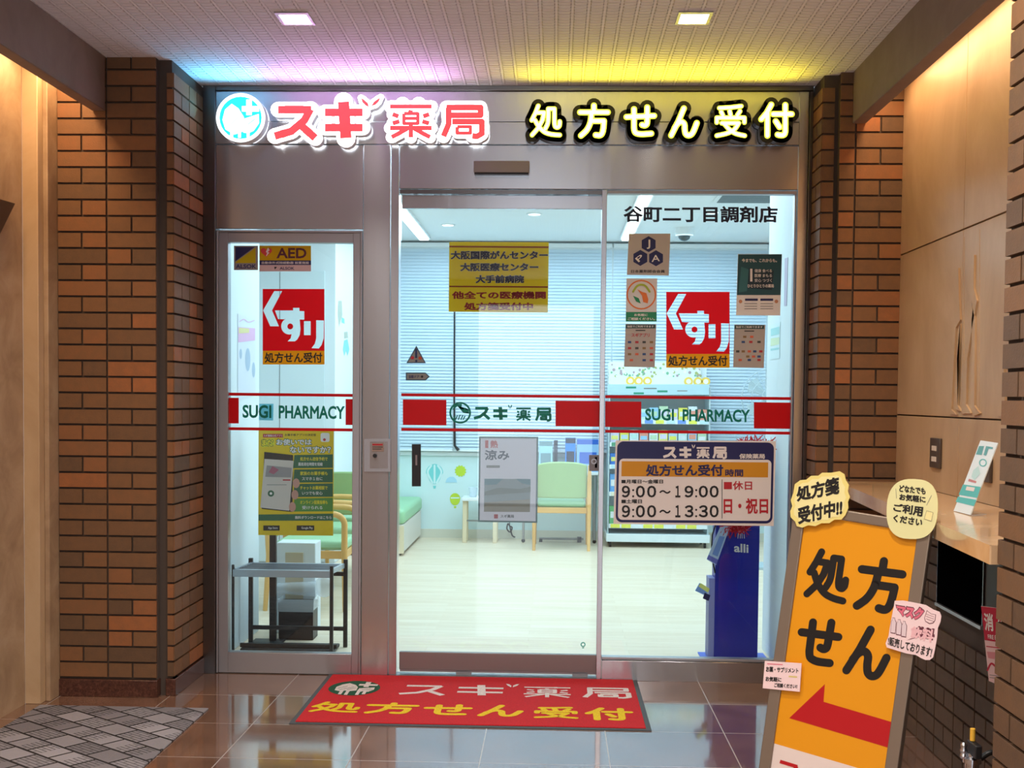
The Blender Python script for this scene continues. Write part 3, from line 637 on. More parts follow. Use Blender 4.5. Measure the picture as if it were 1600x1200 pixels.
# small door warning stickers
GR = mat('sticker_grey', (128, 128, 124), .5)
f = Flat(PD).base([(650.5, 540), (665.5, 567.5), (635, 567.5)], mat('ink_slate', (52, 84, 104), .5), .0008); f.poly([(650.5, 544), (663, 566), (637.5, 566)], GR, 1); f.rect((648.6, 545, 651.8, 559.5), mat('ink_deep', (14, 40, 84), .5), 2); f.disc(650.4, 564, 1.9, mat('ink_deep', (0, 0, 0)), 2); f.disc(644.5, 559, 2.6, INKR, 2); f.disc(656.5, 559.5, 2.6, INKBN, 2)
sticker(f, 'warning_sticker', 'small grey triangular warning sticker on the sliding door')
f = Flat(PD).base([(634, 582), (665, 582), (671.5, 588.5), (665, 594.5), (634, 594.5)], mat('ink_slate', (0, 0, 0)), .0008); f.poly([(636, 584), (664.5, 584), (669, 588.5), (664.5, 592.7), (636, 592.7)], GR, 1); f.text('自動ドア', (639, 586, 655, 591), NAVY, .02, 2); f.disc(659.5, 588.5, 1.9, INK, 2)
sticker(f, 'arrow_sticker', 'small grey arrow sticker under the triangular one on the sliding door')
f = Flat(PD); f.ring(911, 1007, 2.2, 3.8, mat('ink_mint', (70, 180, 164), .5), 1); f.base((909.5, 1011.5, 912.5, 1013), mat('ink_mint', (0, 0, 0)), .0006); sticker(f, 'glass_mark', 'tiny mint ring mark at the bottom right of the sliding door')
# shop name on the right glass
f = Flat(P1).text('谷町二丁目調剤店', [(974, 321), (1215, 322.5), (1215, 348.5), (974, 347.5)], mat('ink_midnight', (16, 24, 56), .5), .03, 1)
sticker(f, 'shop_name_lettering', 'dark navy Japanese branch name lettering along the top of the right window', 'lettering')
# pharmacist association plate
f = Flat(P1).base([(982.5, 365), (1047.5, 365), (1045, 430.5), (979.5, 429.5)], mat('plate_beige', (184, 174, 166), .35, .1), .002)
HX = lambda cx, cy, r: [(cx+r*_s(PI/3*k), cy-r*_c(PI/3*k)) for k in range(6)]
for cx, cy in ((1013.5, 381.5), (1000.5, 403), (1025, 403.5)): f.poly(HX(cx, cy, 12.5), NAVY, 1)
f.text('J', (1010.5, 374.5, 1016, 389), PAPER, .02, 2); f.text('P', [(992, 404), (1001, 397), (1007, 402.5), (998, 410)], PAPER, .01, 2); f.text('A', [(1018, 399), (1031, 398), (1031, 408), (1018, 409.5)], PAPER, .01, 2)
f.text('日本薬剤師会会員', (986, 421.5, 1039, 426.5), INK, .02, 1)
sticker(f, 'association_plate', 'beige square plate with three navy hexagons on the right window')
f = Flat(P1).base([(979, 435), (1027, 435), (1025.5, 502.5), (977.5, 502)], mat('sticker_cream', (212, 208, 206), .5), .0008); f.ring(1002, 460.5, 21, 23.2, mat('ink_orange', (216, 112, 40), .5), 1); f.rect((978, 487.5, 1026, 502.5), mat('ink_leafgreen', (20, 130, 86), .5), 1)
f.poly([(989, 462), (998, 466), (1001, 474), (994, 471)], mat('ink_leafgreen', (0, 0, 0)), 2); f.poly([(996, 452), (1003, 456), (1010, 458), (1013, 468), (1012, 474), (1005, 472), (1003, 462)], mat('ink_orange', (0, 0, 0)), 2); f.strokes([curve3((.12, .62), (.3, .84), (.5, .9), (.7, .84), (.88, .62))], (985, 441, 1019, 480), 3.2, mat('ink_lime', (160, 176, 40), .5), 2)
f.text('お気軽に', (991, 490, 1012, 494.2), PAPER, .02, 2); f.text('ご相談ください。', (981, 496, 1023, 500.5), PAPER, .02, 2)
sticker(f, 'consultation_sticker', 'cream sticker with orange ring and green foot under the hexagon plate')
cols = [(170, 40, 48), (60, 60, 60), (130, 100, 60), (200, 90, 60), (40, 70, 120)]
def payment(bx, x, y, w, h, rows, label, red):
    f = Flat(P1).base(bx, mat('pay_beige', (170, 160, 152), .5), .0008); f.rect((x+.5, y+.5, x+w-.5, y+6.5), mat('ink_pine', (34, 70, 66), .5), 1); f.text('当店でご利用できます', (x+3, y+1.8, x+w-3, y+5.2), PAPER, .02, 2)
    f.rect((x+w*.34, y+9, x+w*.66, y+10.5), INK, 1)
    if red: f.text('スギアプリ', (x+w*.2, y+14, x+w*.8, y+20), INKR, .02, 2)
    for ry, xs in rows:
        for j, u in enumerate(xs):
            f.rect((x+w*u-2.6, y+h*ry-1.7, x+w*u+2.6, y+h*ry+1.7), mat('pay_mark_%d' % ((j+int(ry*10)) % 5), cols[(j+int(ry*10)) % 5], .5), 1)
    return sticker(f, 'payment_sticker', label)
payment([(977.5, 506), (1025.5, 506.5), (1023, 574), (975, 573)], 977, 506.5, 47.5, 67, [(.42, (.14, .38, .62, .86)), (.56, (.14, .38, .62, .86)), (.70, (.14, .38, .62, .86)), (.84, (.2, .62, .86))], 'beige payment sticker with red line at the left, below the orange ring sticker', True)
payment([(1147.5, 507), (1196, 507.5), (1193.5, 575), (1145.5, 574)], 1147, 507.5, 47.5, 67, [(.28, (.35, .58)), (.40, (.3, .55, .82)), (.62, (.12, .3, .5, .68, .88)), (.74, (.45, .64, .82)), (.82, (.2, .5, .82))], 'beige payment sticker to the right of the red medicine sticker', False)
f = Flat(P1).base([(1153, 397), (1222, 397), (1219, 493), (1150, 492.5)], PAPER, .0008); f.rect([(1153.5, 397.5), (1221.5, 397.5), (1219.5, 461), (1151.5, 461)], mat('poster_teal', (22, 74, 84), .5), 1)
f.text('今までも、これからも。', (1159, 404, 1214, 410), PAPER, .024, 2); f.poly([(1158, 417), (1170, 421), (1167, 455), (1154, 457)], mat('poster_teal_light', (46, 104, 110), .5), 2); f.poly([(1170, 419), (1209, 423), (1206, 453), (1168, 450)], mat('poster_teal_dark', (16, 44, 58), .5), 2)
f.rect((1172, 420, 1175.5, 440), PAPER, 3)
for i, t in enumerate(('健康 食べる', '医療 まもる', '安心 つづく')): f.text(t, (1179, 420.5+i*7.5, 1206, 425.8+i*7.5), PAPER, .01, 3)
f.text('ひとりひとりの薬局', (1168, 444, 1209, 449.5), PAPER, .024, 3); f.rect((1164, 466.5, 1184, 470), NAVY, 1); f.rect((1188, 466.5, 1208, 470), NAVY, 1)
for y in (474, 478, 482): f.rect((1163, y, 1183, y+1), GR, 1); f.rect((1188, y, 1208, y+1), GR, 1)
for x in (1157, 1213): f.disc(x, 471, 2.8, mat('ink_skin', (190, 130, 100), .5), 1); f.rect((x-2, 474, x+2, 482), PAPER, 2)
sticker(f, 'teal_poster', 'teal and white poster in the upper right of the right window', 'poster')
# opening hours board
f = Flat(Yp(.012)).base([(962, 688), (1212.5, 689), (1209, 822), (958.5, 818.5)], PAPER, .004)
rr = lambda x0, y0, x1, y1, r: [(x+r*_c(math.radians(a)), y+r*_s(math.radians(a))) for x, y, a0 in ((x0+r, y0+r, 180), (x1-r, y0+r, 270), (x1-r, y1-r, 0), (x0+r, y1-r, 90)) for a in range(a0, a0+91, 15)]
sk = lambda pts: [(x-(y-690)*.022, y+(x-960)*.008) for x, y in pts]
f.poly(sk(rr(964.5, 689.5, 1209.5, 816, 10)), NAVY, 1); f.poly(sk(rr(968, 716.5, 1206, 812, 7)), PAPER, 2); f.rect(sk([(972, 720.5), (1201, 720.5), (1201, 744), (972, 744)]), mat('board_amber', (206, 140, 12), .5), 3)
sugi(f, [(1036, 698.5, 1057, 716), (1061, 697.5, 1081, 716), (1088, 698, 1109, 716), (1114, 698, 1135, 716.5)], 4.0, PAPER, 3)
def T(t, x0, y0, x1, y1, m, bo, l=4): f.text(t, (x0, y0, x1, y1), m, bo, l)
def DIG(y0, y1, t):
    for ch, (a, c) in zip(t, ((971.5, 984.5), (988, 990.6), (993.4, 1007.6), (1011, 1025.2), (1030, 1048), (1055, 1063), (1069.5, 1083.5), (1086.4, 1089), (1091.6, 1106), (1108.6, 1122.8))):
        if ch == ':': f.disc((a+c)/2, y0+(y1-y0)*.38, 1.6, INK, 4); f.disc((a+c)/2, y1-1.8, 1.6, INK, 4)
        else: T(ch, a, y0+(7 if ch == '～' else 0), c, y1-(6 if ch == '～' else 0), INK, .028)
T('保険薬局', 1155, 709, 1195, 717, PAPER, .024, 3); T('処方せん受付', 1009, 725.5, 1130, 744, NAVY, .034); T('時間', 1133, 733, 1161, 744.5, NAVY, .026)
T('■月曜日～金曜日', 971, 749, 1036, 755.5, INK, .026); DIG(758.8, 777.2, '９:００～１９:００'); T('■土曜日', 971, 780, 1003, 786.5, INK, .026); DIG(789.3, 808.3, '９:００～１３:３０')
T('■休日', 1131, 751.5, 1175, 765.5, INKR, .02); T('日・祝日', 1130.5, 778, 1200, 803, INKR, .03); f.rect((1127.5, 749, 1128.5, 810), INK, 4)
sticker(f, 'opening_hours_board', 'white and navy opening hours board with amber heading on the right window', 'sign')
# framed summer poster inside the door glass
fp = thing('framed_poster', 'pale poster in a thin dark green frame inside the sliding door', 'poster', tuple(PDI(795, 748)))
f = Flat(Yp(.054))
FO = [(748.5, 682), (841, 682.5), (839.5, 817), (747, 815.5)]; FI = [(751, 684.5), (838.5, 685), (837, 814.5), (749.5, 813)]
for i in range(4): f.base([FO[i], FO[(i+1) % 4], FI[(i+1) % 4], FI[i]], mat('frame_green', (44, 92, 92), .5), .004)
f.build('frame', fp)
f = Flat(Yp(.0545)).base([(751, 684.5), (838.5, 685), (837, 814.5), (749.5, 813)], film('poster_grey', (222, 214, 220), .5), .0005)
f.text('熱', (766, 688, 778, 700), mat('ink_vermilion', (206, 60, 50), .5), .03, 1); f.rect((758, 688, 763, 700), mat('ink_vermilion', (0, 0, 0)), 1); f.text('涼み', (757, 703, 796, 719), mat('ink_slate2', (40, 46, 74), .5), .03, 1); f.rect((760, 727, 781, 731), GR, 1)
f.rect([(757, 748), (829, 748.5), (828, 800), (756, 799.5)], mat('poster_sea', (130, 150, 158), .5), 1); f.poly([(757, 748), (786, 748), (776, 757), (757, 758)], mat('poster_blue', (70, 128, 146), .5), 2); f.poly([(806, 748), (829, 748.5), (829, 758), (815, 755)], mat('poster_blue', (0, 0, 0)), 2); f.poly([(757, 768), (780, 762), (812, 764), (829, 760), (829, 769), (757, 774)], mat('poster_hill', (96, 112, 104), .5), 2); f.poly([(757, 785), (828, 780), (828, 800), (756, 799.5)], mat('poster_ground', (150, 146, 132), .5), 2)
f.rect((772, 803.5, 778, 810), INKR, 2); f.text('スギ薬局', (782, 804, 803, 809), INK, .02, 2); f.build('print', fp)
# phone poster on a stand behind the left window
YS = .72
ps = thing('poster_stand', 'black pole stand holding a yellow and green phone app poster behind the left window', 'poster stand', (-1.40, YS+.02, 0))
f = Flat(Yp(YS)).base([(404, 671.5), (521.5, 673), (520.5, 837), (403.5, 836)], film('poster_yellow', (232, 196, 24), .15), .003)
DG = mat('poster_green', (14, 92, 62), .5); LG = mat('poster_green2', (70, 132, 50), .5); GOLD = mat('ink_gold', (240, 214, 30), .5)
f.rect((411, 678, 442, 683.5), INKR, 1); f.text('スギ薬局公式アプリ', (412, 679, 441, 682.5), PAPER, .01, 2); f.text('お薬手帳アプリの決定版', (445, 677.5, 494, 681.5), INK, .01, 1)
f.poly([(408, 690), (428, 684), (429, 696), (410, 699)], mat('ink_yellowbright', (230, 220, 30), .5), 1)
for t, bx in (('まだ', (409, 687, 427, 697)), ('お使いでは', (432, 686, 487, 695.5)), ('ないですか？', (453, 697.5, 517, 708))): f.text(t, (bx[0]-1, bx[1]-1, bx[2]+1, bx[3]+1), DG, .09, 1); f.text(t, bx, PAPER if t != 'まだ' else GOLD, .03, 2)
f.poly(rr(501, 676.5, 515, 690.5, 3), PAPER, 1); f.disc(507, 687, 2.2, INKR, 2)
for i, (t, u, m) in enumerate((('処方せん送信予約で', '薬局滞在時間を短縮', DG), ('家族のお薬手帳も', 'スマホ１台に', DG), ('チャットお薬相談で', 'いつでも安心', DG), ('オンライン服薬指導も', '受けられる', LG))):
    y = 711+i*22.6; f.poly([(460, y), (520, y-1), (520, y+20), (458, y+20.5)], m, 1); f.text(t, (469, y+3, 512, y+9), GOLD, .015, 2); f.text(u, (472 if i else 466, y+11.5, 504, y+17), PAPER, .015, 2)
f.rect([(404, 804), (520.7, 802.5), (520.6, 813.5), (404, 813.5)], DG, 1); f.text('無料ダウンロードはこちら', (461, 806, 518, 811), PAPER, .015, 2)
f.poly([(413, 706), (458, 711), (457, 800), (409, 795)], INK, 2); f.poly([(413.5, 717), (459, 720), (452, 798), (407, 793)], mat('phone_screen', (206, 190, 180), .4), 3)
f.poly([(417, 727), (456, 731), (455, 746), (414.5, 745)], mat('photo_grey', (150, 140, 140), .5), 4); f.poly([(420, 738), (426, 728), (436, 734), (428, 741)], mat('ink_rose', (170, 90, 110), .5), 5); f.disc(423.5, 771, 5, DG, 4); f.disc(423.5, 771, 2, PAPER, 5); f.rect((442, 749, 454, 751), INKR, 4); f.rect((417, 757, 448, 758), GR, 4)
SKIN = mat('ink_finger', (196, 140, 124), .5)
for cx, cy in ((463, 755), (461, 773), (457, 792)): f.disc(cx, cy, 5.4, SKIN, 4, 7.5)
f.rect((411.5, 821, 437, 829), INK, 1); f.text('App Store', (419, 823, 434, 827.5), PAPER, .01, 2); f.rect((463.5, 821, 491, 829), INK, 1); f.text('Google Play', (471, 823, 489, 827.5), PAPER, .01, 2)
f.build('poster', ps)
xp = onY(427, 900, YS+.03).x
mk().box(xp-.018, xp+.018, YS+.012, YS+.042, .012, 1.17, DARKM).build('pole', ps, bevel=.003)
mk().box(xp-.11, xp+.06, YS-.04, YS+.075, 0, .012, DARKM).build('base_plate', ps, bevel=.003)

# ================================================================== LOBBY THINGS
# red door mat
MX0, MX1, MY0, MY1 = -.957, .549, -.897, -.012
mt = thing('door_mat', 'red door mat with white and yellow Japanese lettering in front of the sliding door', 'mat', (-.204, -.455, 0))
MATR = m_carpet('mat_red', (206, 22, 34)); MATW = m_carpet('mat_white', (236, 226, 222)); MATY = m_carpet('mat_yellow', (244, 210, 20)); MATG = m_carpet('mat_green', (16, 84, 56))
mk().box(MX0, MX1, MY0, MY1, 0, .005, mat('mat_rubber', (66, 72, 76), .7)).build('rubber_edge', mt, bevel=.002)
mk().box(MX0+.022, MX1-.022, MY0+.022, MY1-.010, .004, .009, MATR).build('carpet', mt, bevel=.003)
class Ground(Plane):
    """local metres (x, -y) on the mat"""
    def __init__(s, z): s.z = z; s.n = Vector((0, 0, 1))
    def __call__(s, x, y, l=0.): return Vector((x, -y, s.z+l))
def gq(x0, y0, x1, y1):
    ym = (y0+y1)/2; a, b_, t, u = onZ(x0, ym, .009), onZ(x1, ym, .009), onZ((x0+x1)/2, y0, .009), onZ((x0+x1)/2, y1, .009)
    return (a.x, -t.y, b_.x, -u.y)
f = Flat(Ground(.0092)); e = gq(513, 1064, 594, 1087); emblem(f, (e[0]+e[2])/2, (e[1]+e[3])/2, (e[2]-e[0])/2, (e[3]-e[1])/2, MATG, MATW, 1)
sugi(f, [gq(625, 1070.5, 698, 1087), gq(713, 1070.5, 790, 1087), gq(817, 1073, 893, 1090), gq(911, 1074.5, 985, 1091)], .030, MATW, 1)
for ch, bx in zip('処方せん受付', ((489, 1097.5, 561, 1113), (573, 1099, 651, 1115), (665, 1101, 734, 1117), (750, 1102.5, 815, 1119), (835, 1105, 902, 1122), (917, 1107, 986, 1125))):
    f.strokes(ROUND[ch], gq(*bx), .026 if ch in '処受' else .031, MATY, 1)
f.build('lettering', mt)
# grey lattice mat
g = mk().box(-2.10, -1.355, -2.2, -.685, 0, .007, GREYMAT); go = g.build('floor_mat', loc=(-1.73, -1.45, 0), bevel=.003)
prop(go, 'grey carpet mat with dark lattice pattern by the left brick pillar', 'mat')
# downlights
for x, side in ((-.905, 'left'), (.659, 'right')):
    d = thing('downlight', 'square recessed ceiling lamp above the %s of the shopfront' % side, 'ceiling light', (x, -1.05, ZC), 'square downlights in the lobby ceiling')
    fm = mk(); s_, t_ = .066, .054
    for a in ((-s_, s_, -s_-.012, -t_), (-s_, s_, t_+.012, s_+.012), (-s_, -t_, -t_-.001, t_+.013), (t_, s_, -t_-.001, t_+.013)): fm.box(x+a[0], x+a[1], -1.05+a[2], -1.05+a[3], ZC-.006, ZC, ALU)
    fm.build('trim_ring', d); mk().box(x-t_, x+t_, -1.05-t_, -1.05+t_+.012, ZC-.003, ZC, emi('lamp_glow', (255, 246, 232), 6)).build('lamp_face', d)
    l = bpy.data.lights.new('downlight_lamp', 'SPOT'); l.energy = 54; l.color = NEUT; l.spot_size = math.radians(125); l.spot_blend = .9; l.shadow_soft_size = .06
    lo = bpy.data.objects.new('downlight_lamp', l); COL.objects.link(lo); lo.location = (x, -1.05, ZC-.02)
# left wall: dark panel corner
pp = [onX(x, y, -2.16) for x, y in ((-30, 304), (19, 318), (-6, 368), (-30, 366))]
b = mk().prism([Vector((-2.182, p.y, p.z)) for p in pp], (.035, 0, 0), mat('dark_bronze', (62, 46, 36), .4)); o = b.build('wall_bracket', loc=(-2.18, -.9, 2.05)); prop(o, 'dark wedge-shaped corner of a bracket on the left marble wall', 'bracket')
# stone counter
CT = 1.0
ct = thing('counter', 'long beige stone counter top in the right niche', 'counter', (1.45, -1.5, CT))
mk().prism([(1.425, -.262, CT), (1.698, -.262, CT), (1.698, -2.684, CT), (1.262, -2.684, CT)], (0, 0, -.05), COUNTER).build('counter_top', ct, bevel=.004)
mk().box(1.60, 1.66, -2.684, -.262, CT-.055, CT-.05, COUNTER).build('support_rail', ct)
# black panel in the brickwork under the counter
bp = thing('black_panel', 'glossy black panel with silver lower trim set in the brick under the counter', 'panel', (1.60, -1.4, .77))
y0, y1 = onX(1467, 900, 1.60).y, onX(1537, 950, 1.60).y; zb = onX(1500, 959, 1.60).z
mk().box(1.598, 1.625, y1, y0, zb, .945, mat('gloss_black', (4, 4, 5), .6, 0, .0)).build('screen', bp)
mk().box(1.588, 1.606, y1-.005, y0+.005, zb-.012, zb, ALU).box(1.594, 1.606, y0, y0+.006, zb, .945, STEELD).box(1.594, 1.606, y1-.006, y1, zb, .945, STEELD).build('metal_trim', bp)
mk().box(1.60, 1.64, y1-.30, y1-.008, zb-.02, .945, mat('dark_brown_board', (48, 34, 28), .5)).build('side_board', bp)
# carved relief on the niche wall
PR = lambda pts: [onX(x, y, 1.70) for x, y in pts]
rl = thing('wall_relief', 'carved relief of long thin legs in the beige stone wall of the right niche', 'relief', (1.70, -1.15, 1.6))
for ln in ([(1507, 370), (1506, 645)], [(1531, 358), (1530, 650)]):
    mk().tube([p+Vector((.001, 0, 0)) for p in PR(ln)], .003, MARBLE, 8).build('ridge', rl)
def relief(pts, d): return mk().prism(PR(pts), (-d, 0, 0), MARBLE).prism([p+Vector((0, 0, 0)) for p in PR(pts)], (.001, 0, 0), MARBLE)
for pts in ([(1495, 425), (1500, 418), (1501, 462), (1503, 500), (1496, 512), (1489, 640), (1497, 648), (1485, 646), (1486, 560), (1494, 500), (1492, 460)],
            [(1513, 402), (1525, 398), (1524, 450), (1529, 470), (1522, 510), (1514, 560), (1512, 632), (1520, 646), (1505, 646), (1510, 560), (1516, 505), (1522, 470), (1512, 448)],
            [(1521, 470), (1526, 500), (1525, 634), (1534, 646), (1524, 650), (1521, 640)], [(1503, 505), (1498, 560), (1499, 634), (1505, 643), (1495, 640)],
            [(1571, 560), (1566, 600), (1560, 650), (1574, 650)]):
    relief(pts, .007).build('carved_leg', rl, bevel=.003)
# socket plates
SP = mat('socket_plate', (92, 82, 76), .35, .5)
def plate(px, py, w, h, label, holes=True):
    c = onX(px, py, 1.70); a, b_ = onX(px-w/2, py, 1.70).y, onX(px+w/2, py, 1.70).y; z0, z1 = onX(px, py+h/2, 1.7).z, onX(px, py-h/2, 1.7).z
    t = thing('socket_plate', label, 'socket', (1.70, c.y, c.z)); mk().box(1.688, 1.70, b_, a, z0, z1, SP).build('cover_plate', t, bevel=.003)
    if holes:
        m = mat('socket_cream', (214, 204, 190), .5)
        for k in (.30, .66): mk().box(1.685, 1.690, b_+(a-b_)*.28, a-(a-b_)*.28, z0+(z1-z0)*k-.010, z0+(z1-z0)*k+.010, m).build('socket', t)
plate(1464.5, 708, 15, 47, 'dark metal socket plate on the niche wall left of the leaflet'); plate(1545, 735, 13, 38, 'dark metal plate on the niche wall half behind the leaflet', False)
# leaflet on the counter
pa, pb = onZ(1490, 799, CT+.001), onZ(1516, 806, CT+.001); pt = onX(1545, 690, 1.545)
ex = (pb-pa); mid = (pa+pb)/2; ey = pt-mid; nn = ex.cross(ey).normalized(); nn = nn if nn.y < 0 or nn.x < 0 else -nn
lf = thing('leaflet_stand', 'tilted white and teal leaflet standing on the stone counter', 'leaflet', tuple(mid))
PL = Plane(mid-nn*.004, nn)
f = Flat(PL).base([(1490, 798.2), (1516, 804.7), (1559, 692), (1532, 688)], mat('leaflet_white', (226, 238, 242), .3), .003); LTEAL = mat('leaflet_teal', (84, 186, 184), .4)
f.poly([(1505, 757), (1533, 761), (1527, 778), (1498, 773)], LTEAL, 1); f.poly([(1497, 776), (1526, 781), (1522, 791), (1493.5, 784)], LTEAL, 1); f.poly([(1511, 760), (1524, 762), (1522, 768), (1509, 766)], PAPER, 2)
for pts in ([(1530, 697), (1538, 697), (1534, 711), (1525, 710)], [(1541, 697), (1552, 699), (1551, 702), (1545, 701), (1541, 712), (1537, 711)]): f.poly(pts, mat('leaflet_teal2', (90, 160, 160), .4), 1)
f.ring(1536, 723, 4.5, 6, LTEAL, 1); f.poly([(1521, 735), (1529, 728), (1532, 740), (1523, 750), (1518, 745)], mat('leaflet_pale', (190, 226, 226), .4), 1); f.rect([(1514, 748), (1526, 752), (1525, 755), (1513, 752)], mat('ink_rose2', (200, 130, 130), .4), 1)
f.build('leaflet', lf)
mk().prism([mid-nn*.008-ex*.4+ey*.03, mid-nn*.008+ex*.4+ey*.03, mid-nn*.008+ex*.3+ey*.45, mid-nn*.008-ex*.3+ey*.45], -nn*.002, PLASTIC).prism([pa-nn*.008+Vector((0, 0, .002)), pb-nn*.008+Vector((0, 0, .002)), pb+Vector((.06, .02, .002)), pa+Vector((.06, .02, .002))], (0, 0, .002), PLASTIC).build('easel_back', lf)
# ------------------------------------------------------------------ yellow A-board
D0 = 3.92
o_ = CAMP+ray(1259, 803)*D0
EYd = Vector((-.118, -.013, -.993)).normalized(); EX = Vector((.811, -.580, -.077)); EX = (EX-EYd*EX.dot(EYd)).normalized()
NB = EX.cross(EYd); NB = NB if NB.dot(CAMP-o_) > 0 else -NB
PB = Plane(o_, NB)
YW, YH = (PB(1435, 829)-o_).dot(EX), (PB(1210, 1161.6)-o_).dot(EYd)
tz = (o_.z+EX.z*(YW+.04)-.004)/-EYd.z    # length down to the floor
ab = thing('sandwich_board', 'tall leaning amber sandwich board with black characters and red arrow at the right', 'sign', (o_.x+.1, o_.y, 0))
B3 = lambda u, v, d=0: o_+EX*u+EYd*v+NB*d
fw = .040
AMB = mat('board_amber2', (232, 152, 0), .5)
mk().prism([B3(-.01, -.01), B3(-.01, tz-.09), B3(YW+.01, tz-.09), B3(YW+.01, -.01)], -NB*.006, WHITE).build('back_panel', ab)
f = Flat(PB); tw = lambda p: (800+F*((p-CAMP).dot(RGT))/((p-CAMP).dot(FWD)), PY-F*((p-CAMP).dot(UP))/((p-CAMP).dot(FWD)))
f.poly([tw(B3(0, 0)), tw(B3(YW, 0)), tw(B3(YW, YH)), tw(B3(0, YH))], AMB, 1)
f.poly([tw(B3(0, YH)), tw(B3(YW, YH)), tw(B3(YW, tz-.10)), tw(B3(0, tz-.10))], mat('board_pale', (232, 214, 206), .5), 1)
f.poly([(1233.4, 1122), (1289, 1069), (1287, 1096.5), (1400, 1130), (1391, 1169), (1336, 1152.5)], mat('arrow_red', (186, 6, 18), .5), 2)
QS = lambda *c: [(1180+x/2.5, 720+y/2.5) for x, y in c]
for ch, c, wd in (('処', QS((226, 345), (372, 365), (346, 560), (196, 530)), 11.0), ('方', QS((420, 378), (588, 398), (556, 600), (386, 572)), 13.0), ('せ', QS((186, 603), (340, 628), (306, 806), (168, 776)), 12.6), ('ん', QS((372, 640), (532, 668), (506, 858), (350, 822)), 13.0)):
    f.strokes(ROUND[ch], c, wd, INK, 2)
for k, (a, b_) in enumerate(zip('スギ薬局', (0, 1, 2, 3))):
    u0 = .02+k*.095; g4 = [tw(B3(u0, YH+.045)), tw(B3(u0+.08, YH+.045)), tw(B3(u0+.08, YH+.115)), tw(B3(u0, YH+.115))]; q = quad(g4)
    for pts in HEAVY[a]:
        for pc in ribbon([q(*p) for p in pts], 5.5 if k < 2 else 3.4, False): f.poly(pc, mat('arrow_red', (0, 0, 0)), 2)
f.build('printed_face', ab)
FRM = mat('board_frame', (150, 136, 122), .4, .6)
fm = mk()
def bar(u0, u1, v0, v1, d0, d1): fm.obox((B3((u0+u1)/2, (v0+v1)/2, (d0+d1)/2)), EX*((u1-u0)/2), EYd*((v1-v0)/2), NB*((d1-d0)/2), FRM)
bar(-fw, 0, -.032, (o_.z-EX.z*.02-.004)/-EYd.z, -.02, .008); bar(YW, YW+fw, -.032, tz, -.02, .008); bar(0, YW, -.032, -.001, -.02, .008); bar(0, YW, tz-.10, tz-.065, -.02, .008)
fm.build('front_frame', ab, bevel=.003)
bk = mk(); back = (-NB*.62+Vector((0, 0, 0))); back.z = 0
for u in (-fw/2, YW+fw/2):
    a0 = B3(u, -.01, -.03); a1 = a0+EYd*((a0.z-.013)/-EYd.z)-Vector((NB.x, NB.y, 0)).normalized()*.03; bk.tube([a0, a1], .012, FRM, 8)
bk.tube([B3(-fw/2, -.01, -.03), B3(YW+fw/2, -.01, -.03)], .011, FRM, 8); bk.build('rear_leg_frame', ab)
for u in (-fw/2, YW+fw/2):
    p = B3(u, 0, -.006); p = p+EYd*((p.z-.012)/-EYd.z); mk().lathe([(.014, 0), (.014, .016)], (p.x, p.y, 0.0), BLACK, 12).build('rubber_foot', ab)
# notes clipped on the board
PN = Plane(o_+NB*.0145, NB); BRUSH = mat('ink_brush', (24, 20, 18), .6)
cl = [(1243+(x-40)/6.4*1, 0) for x in ()]
C3 = lambda *c: [(1230+x/6.4, 730+y/6.4) for x, y in c]
cloud = C3((35, 330), (60, 260), (75, 170), (130, 130), (190, 125), (240, 85), (310, 85), (350, 55), (440, 55), (520, 40), (570, 70), (585, 130), (615, 180), (605, 240), (625, 300), (605, 350), (610, 410), (580, 480), (540, 525), (470, 525), (420, 560), (340, 560), (280, 590), (210, 580), (150, 605), (95, 590), (80, 545), (35, 500), (30, 440), (50, 390))
f = Flat(PN).base(cloud, mat('card_edge', (236, 218, 130), .6), .004); cx = sum(p[0] for p in cloud)/len(cloud); cyy = sum(p[1] for p in cloud)/len(cloud)
f.poly([(cx+(x-cx)*.88, cyy+(y-cyy)*.86) for x, y in cloud], CREAM, 1)
f.text('処方箋', C3((90, 200), (520, 85), (525, 270), (95, 350)), BRUSH, .045, 2); f.text('受付中!!', C3((100, 400), (555, 315), (550, 480), (110, 575)), BRUSH, .045, 2)
prop(f.build('cloud_note', loc=tuple(PN(1285, 780))), 'cream cloud-shaped note on the top left corner of the amber board', 'note', 'handwritten notes on the amber board')
PN2 = Plane(o_+NB*.0155, NB)
rnd = C3(*[(1250+255*(abs(_c(t))**.75)*(1 if _c(t) > 0 else -1)-_s(t)*_c(t)*0+ -25*_s(t), 418+300*(abs(_s(t))**.8)*(1 if _s(t) > 0 else -1)+ 18*_c(t)) for t in [2*PI*i/40 for i in range(40)]])
f = Flat(PN2).base(rnd, mat('card_lemon', (228, 224, 164), .6), .004)
for t, c in (('どなたでも', ((1125, 175), (1385, 205), (1385, 275), (1120, 245))), ('お気軽に', ((1125, 262), (1385, 290), (1385, 360), (1120, 330))), ('ご利用', ((1065, 360), (1365, 390), (1350, 500), (1060, 440))), ('ください', ((1065, 470), (1360, 515), (1345, 595), (1060, 545)))): f.text(t, C3(*c), BRUSH, .04, 2)
f.poly(C3((1390, 430), (1465, 450), (1445, 545), (1365, 520)), CREAM, 1); f.strokes([[(0, 0), (1, 0), (1, 1), (0, 1), (0, 0)]], C3((1395, 435), (1460, 452), (1442, 540), (1370, 516)), .5, GR, 2); f.strokes([[(0, .9), (.3, 0)]], C3((1088, 205), (1105, 205), (1105, 310), (1088, 310)), .6, GR, 2); f.strokes([[(1, .9), (.0, 0)]], C3((1395, 270), (1445, 270), (1445, 380), (1395, 380)), .6, GR, 2)
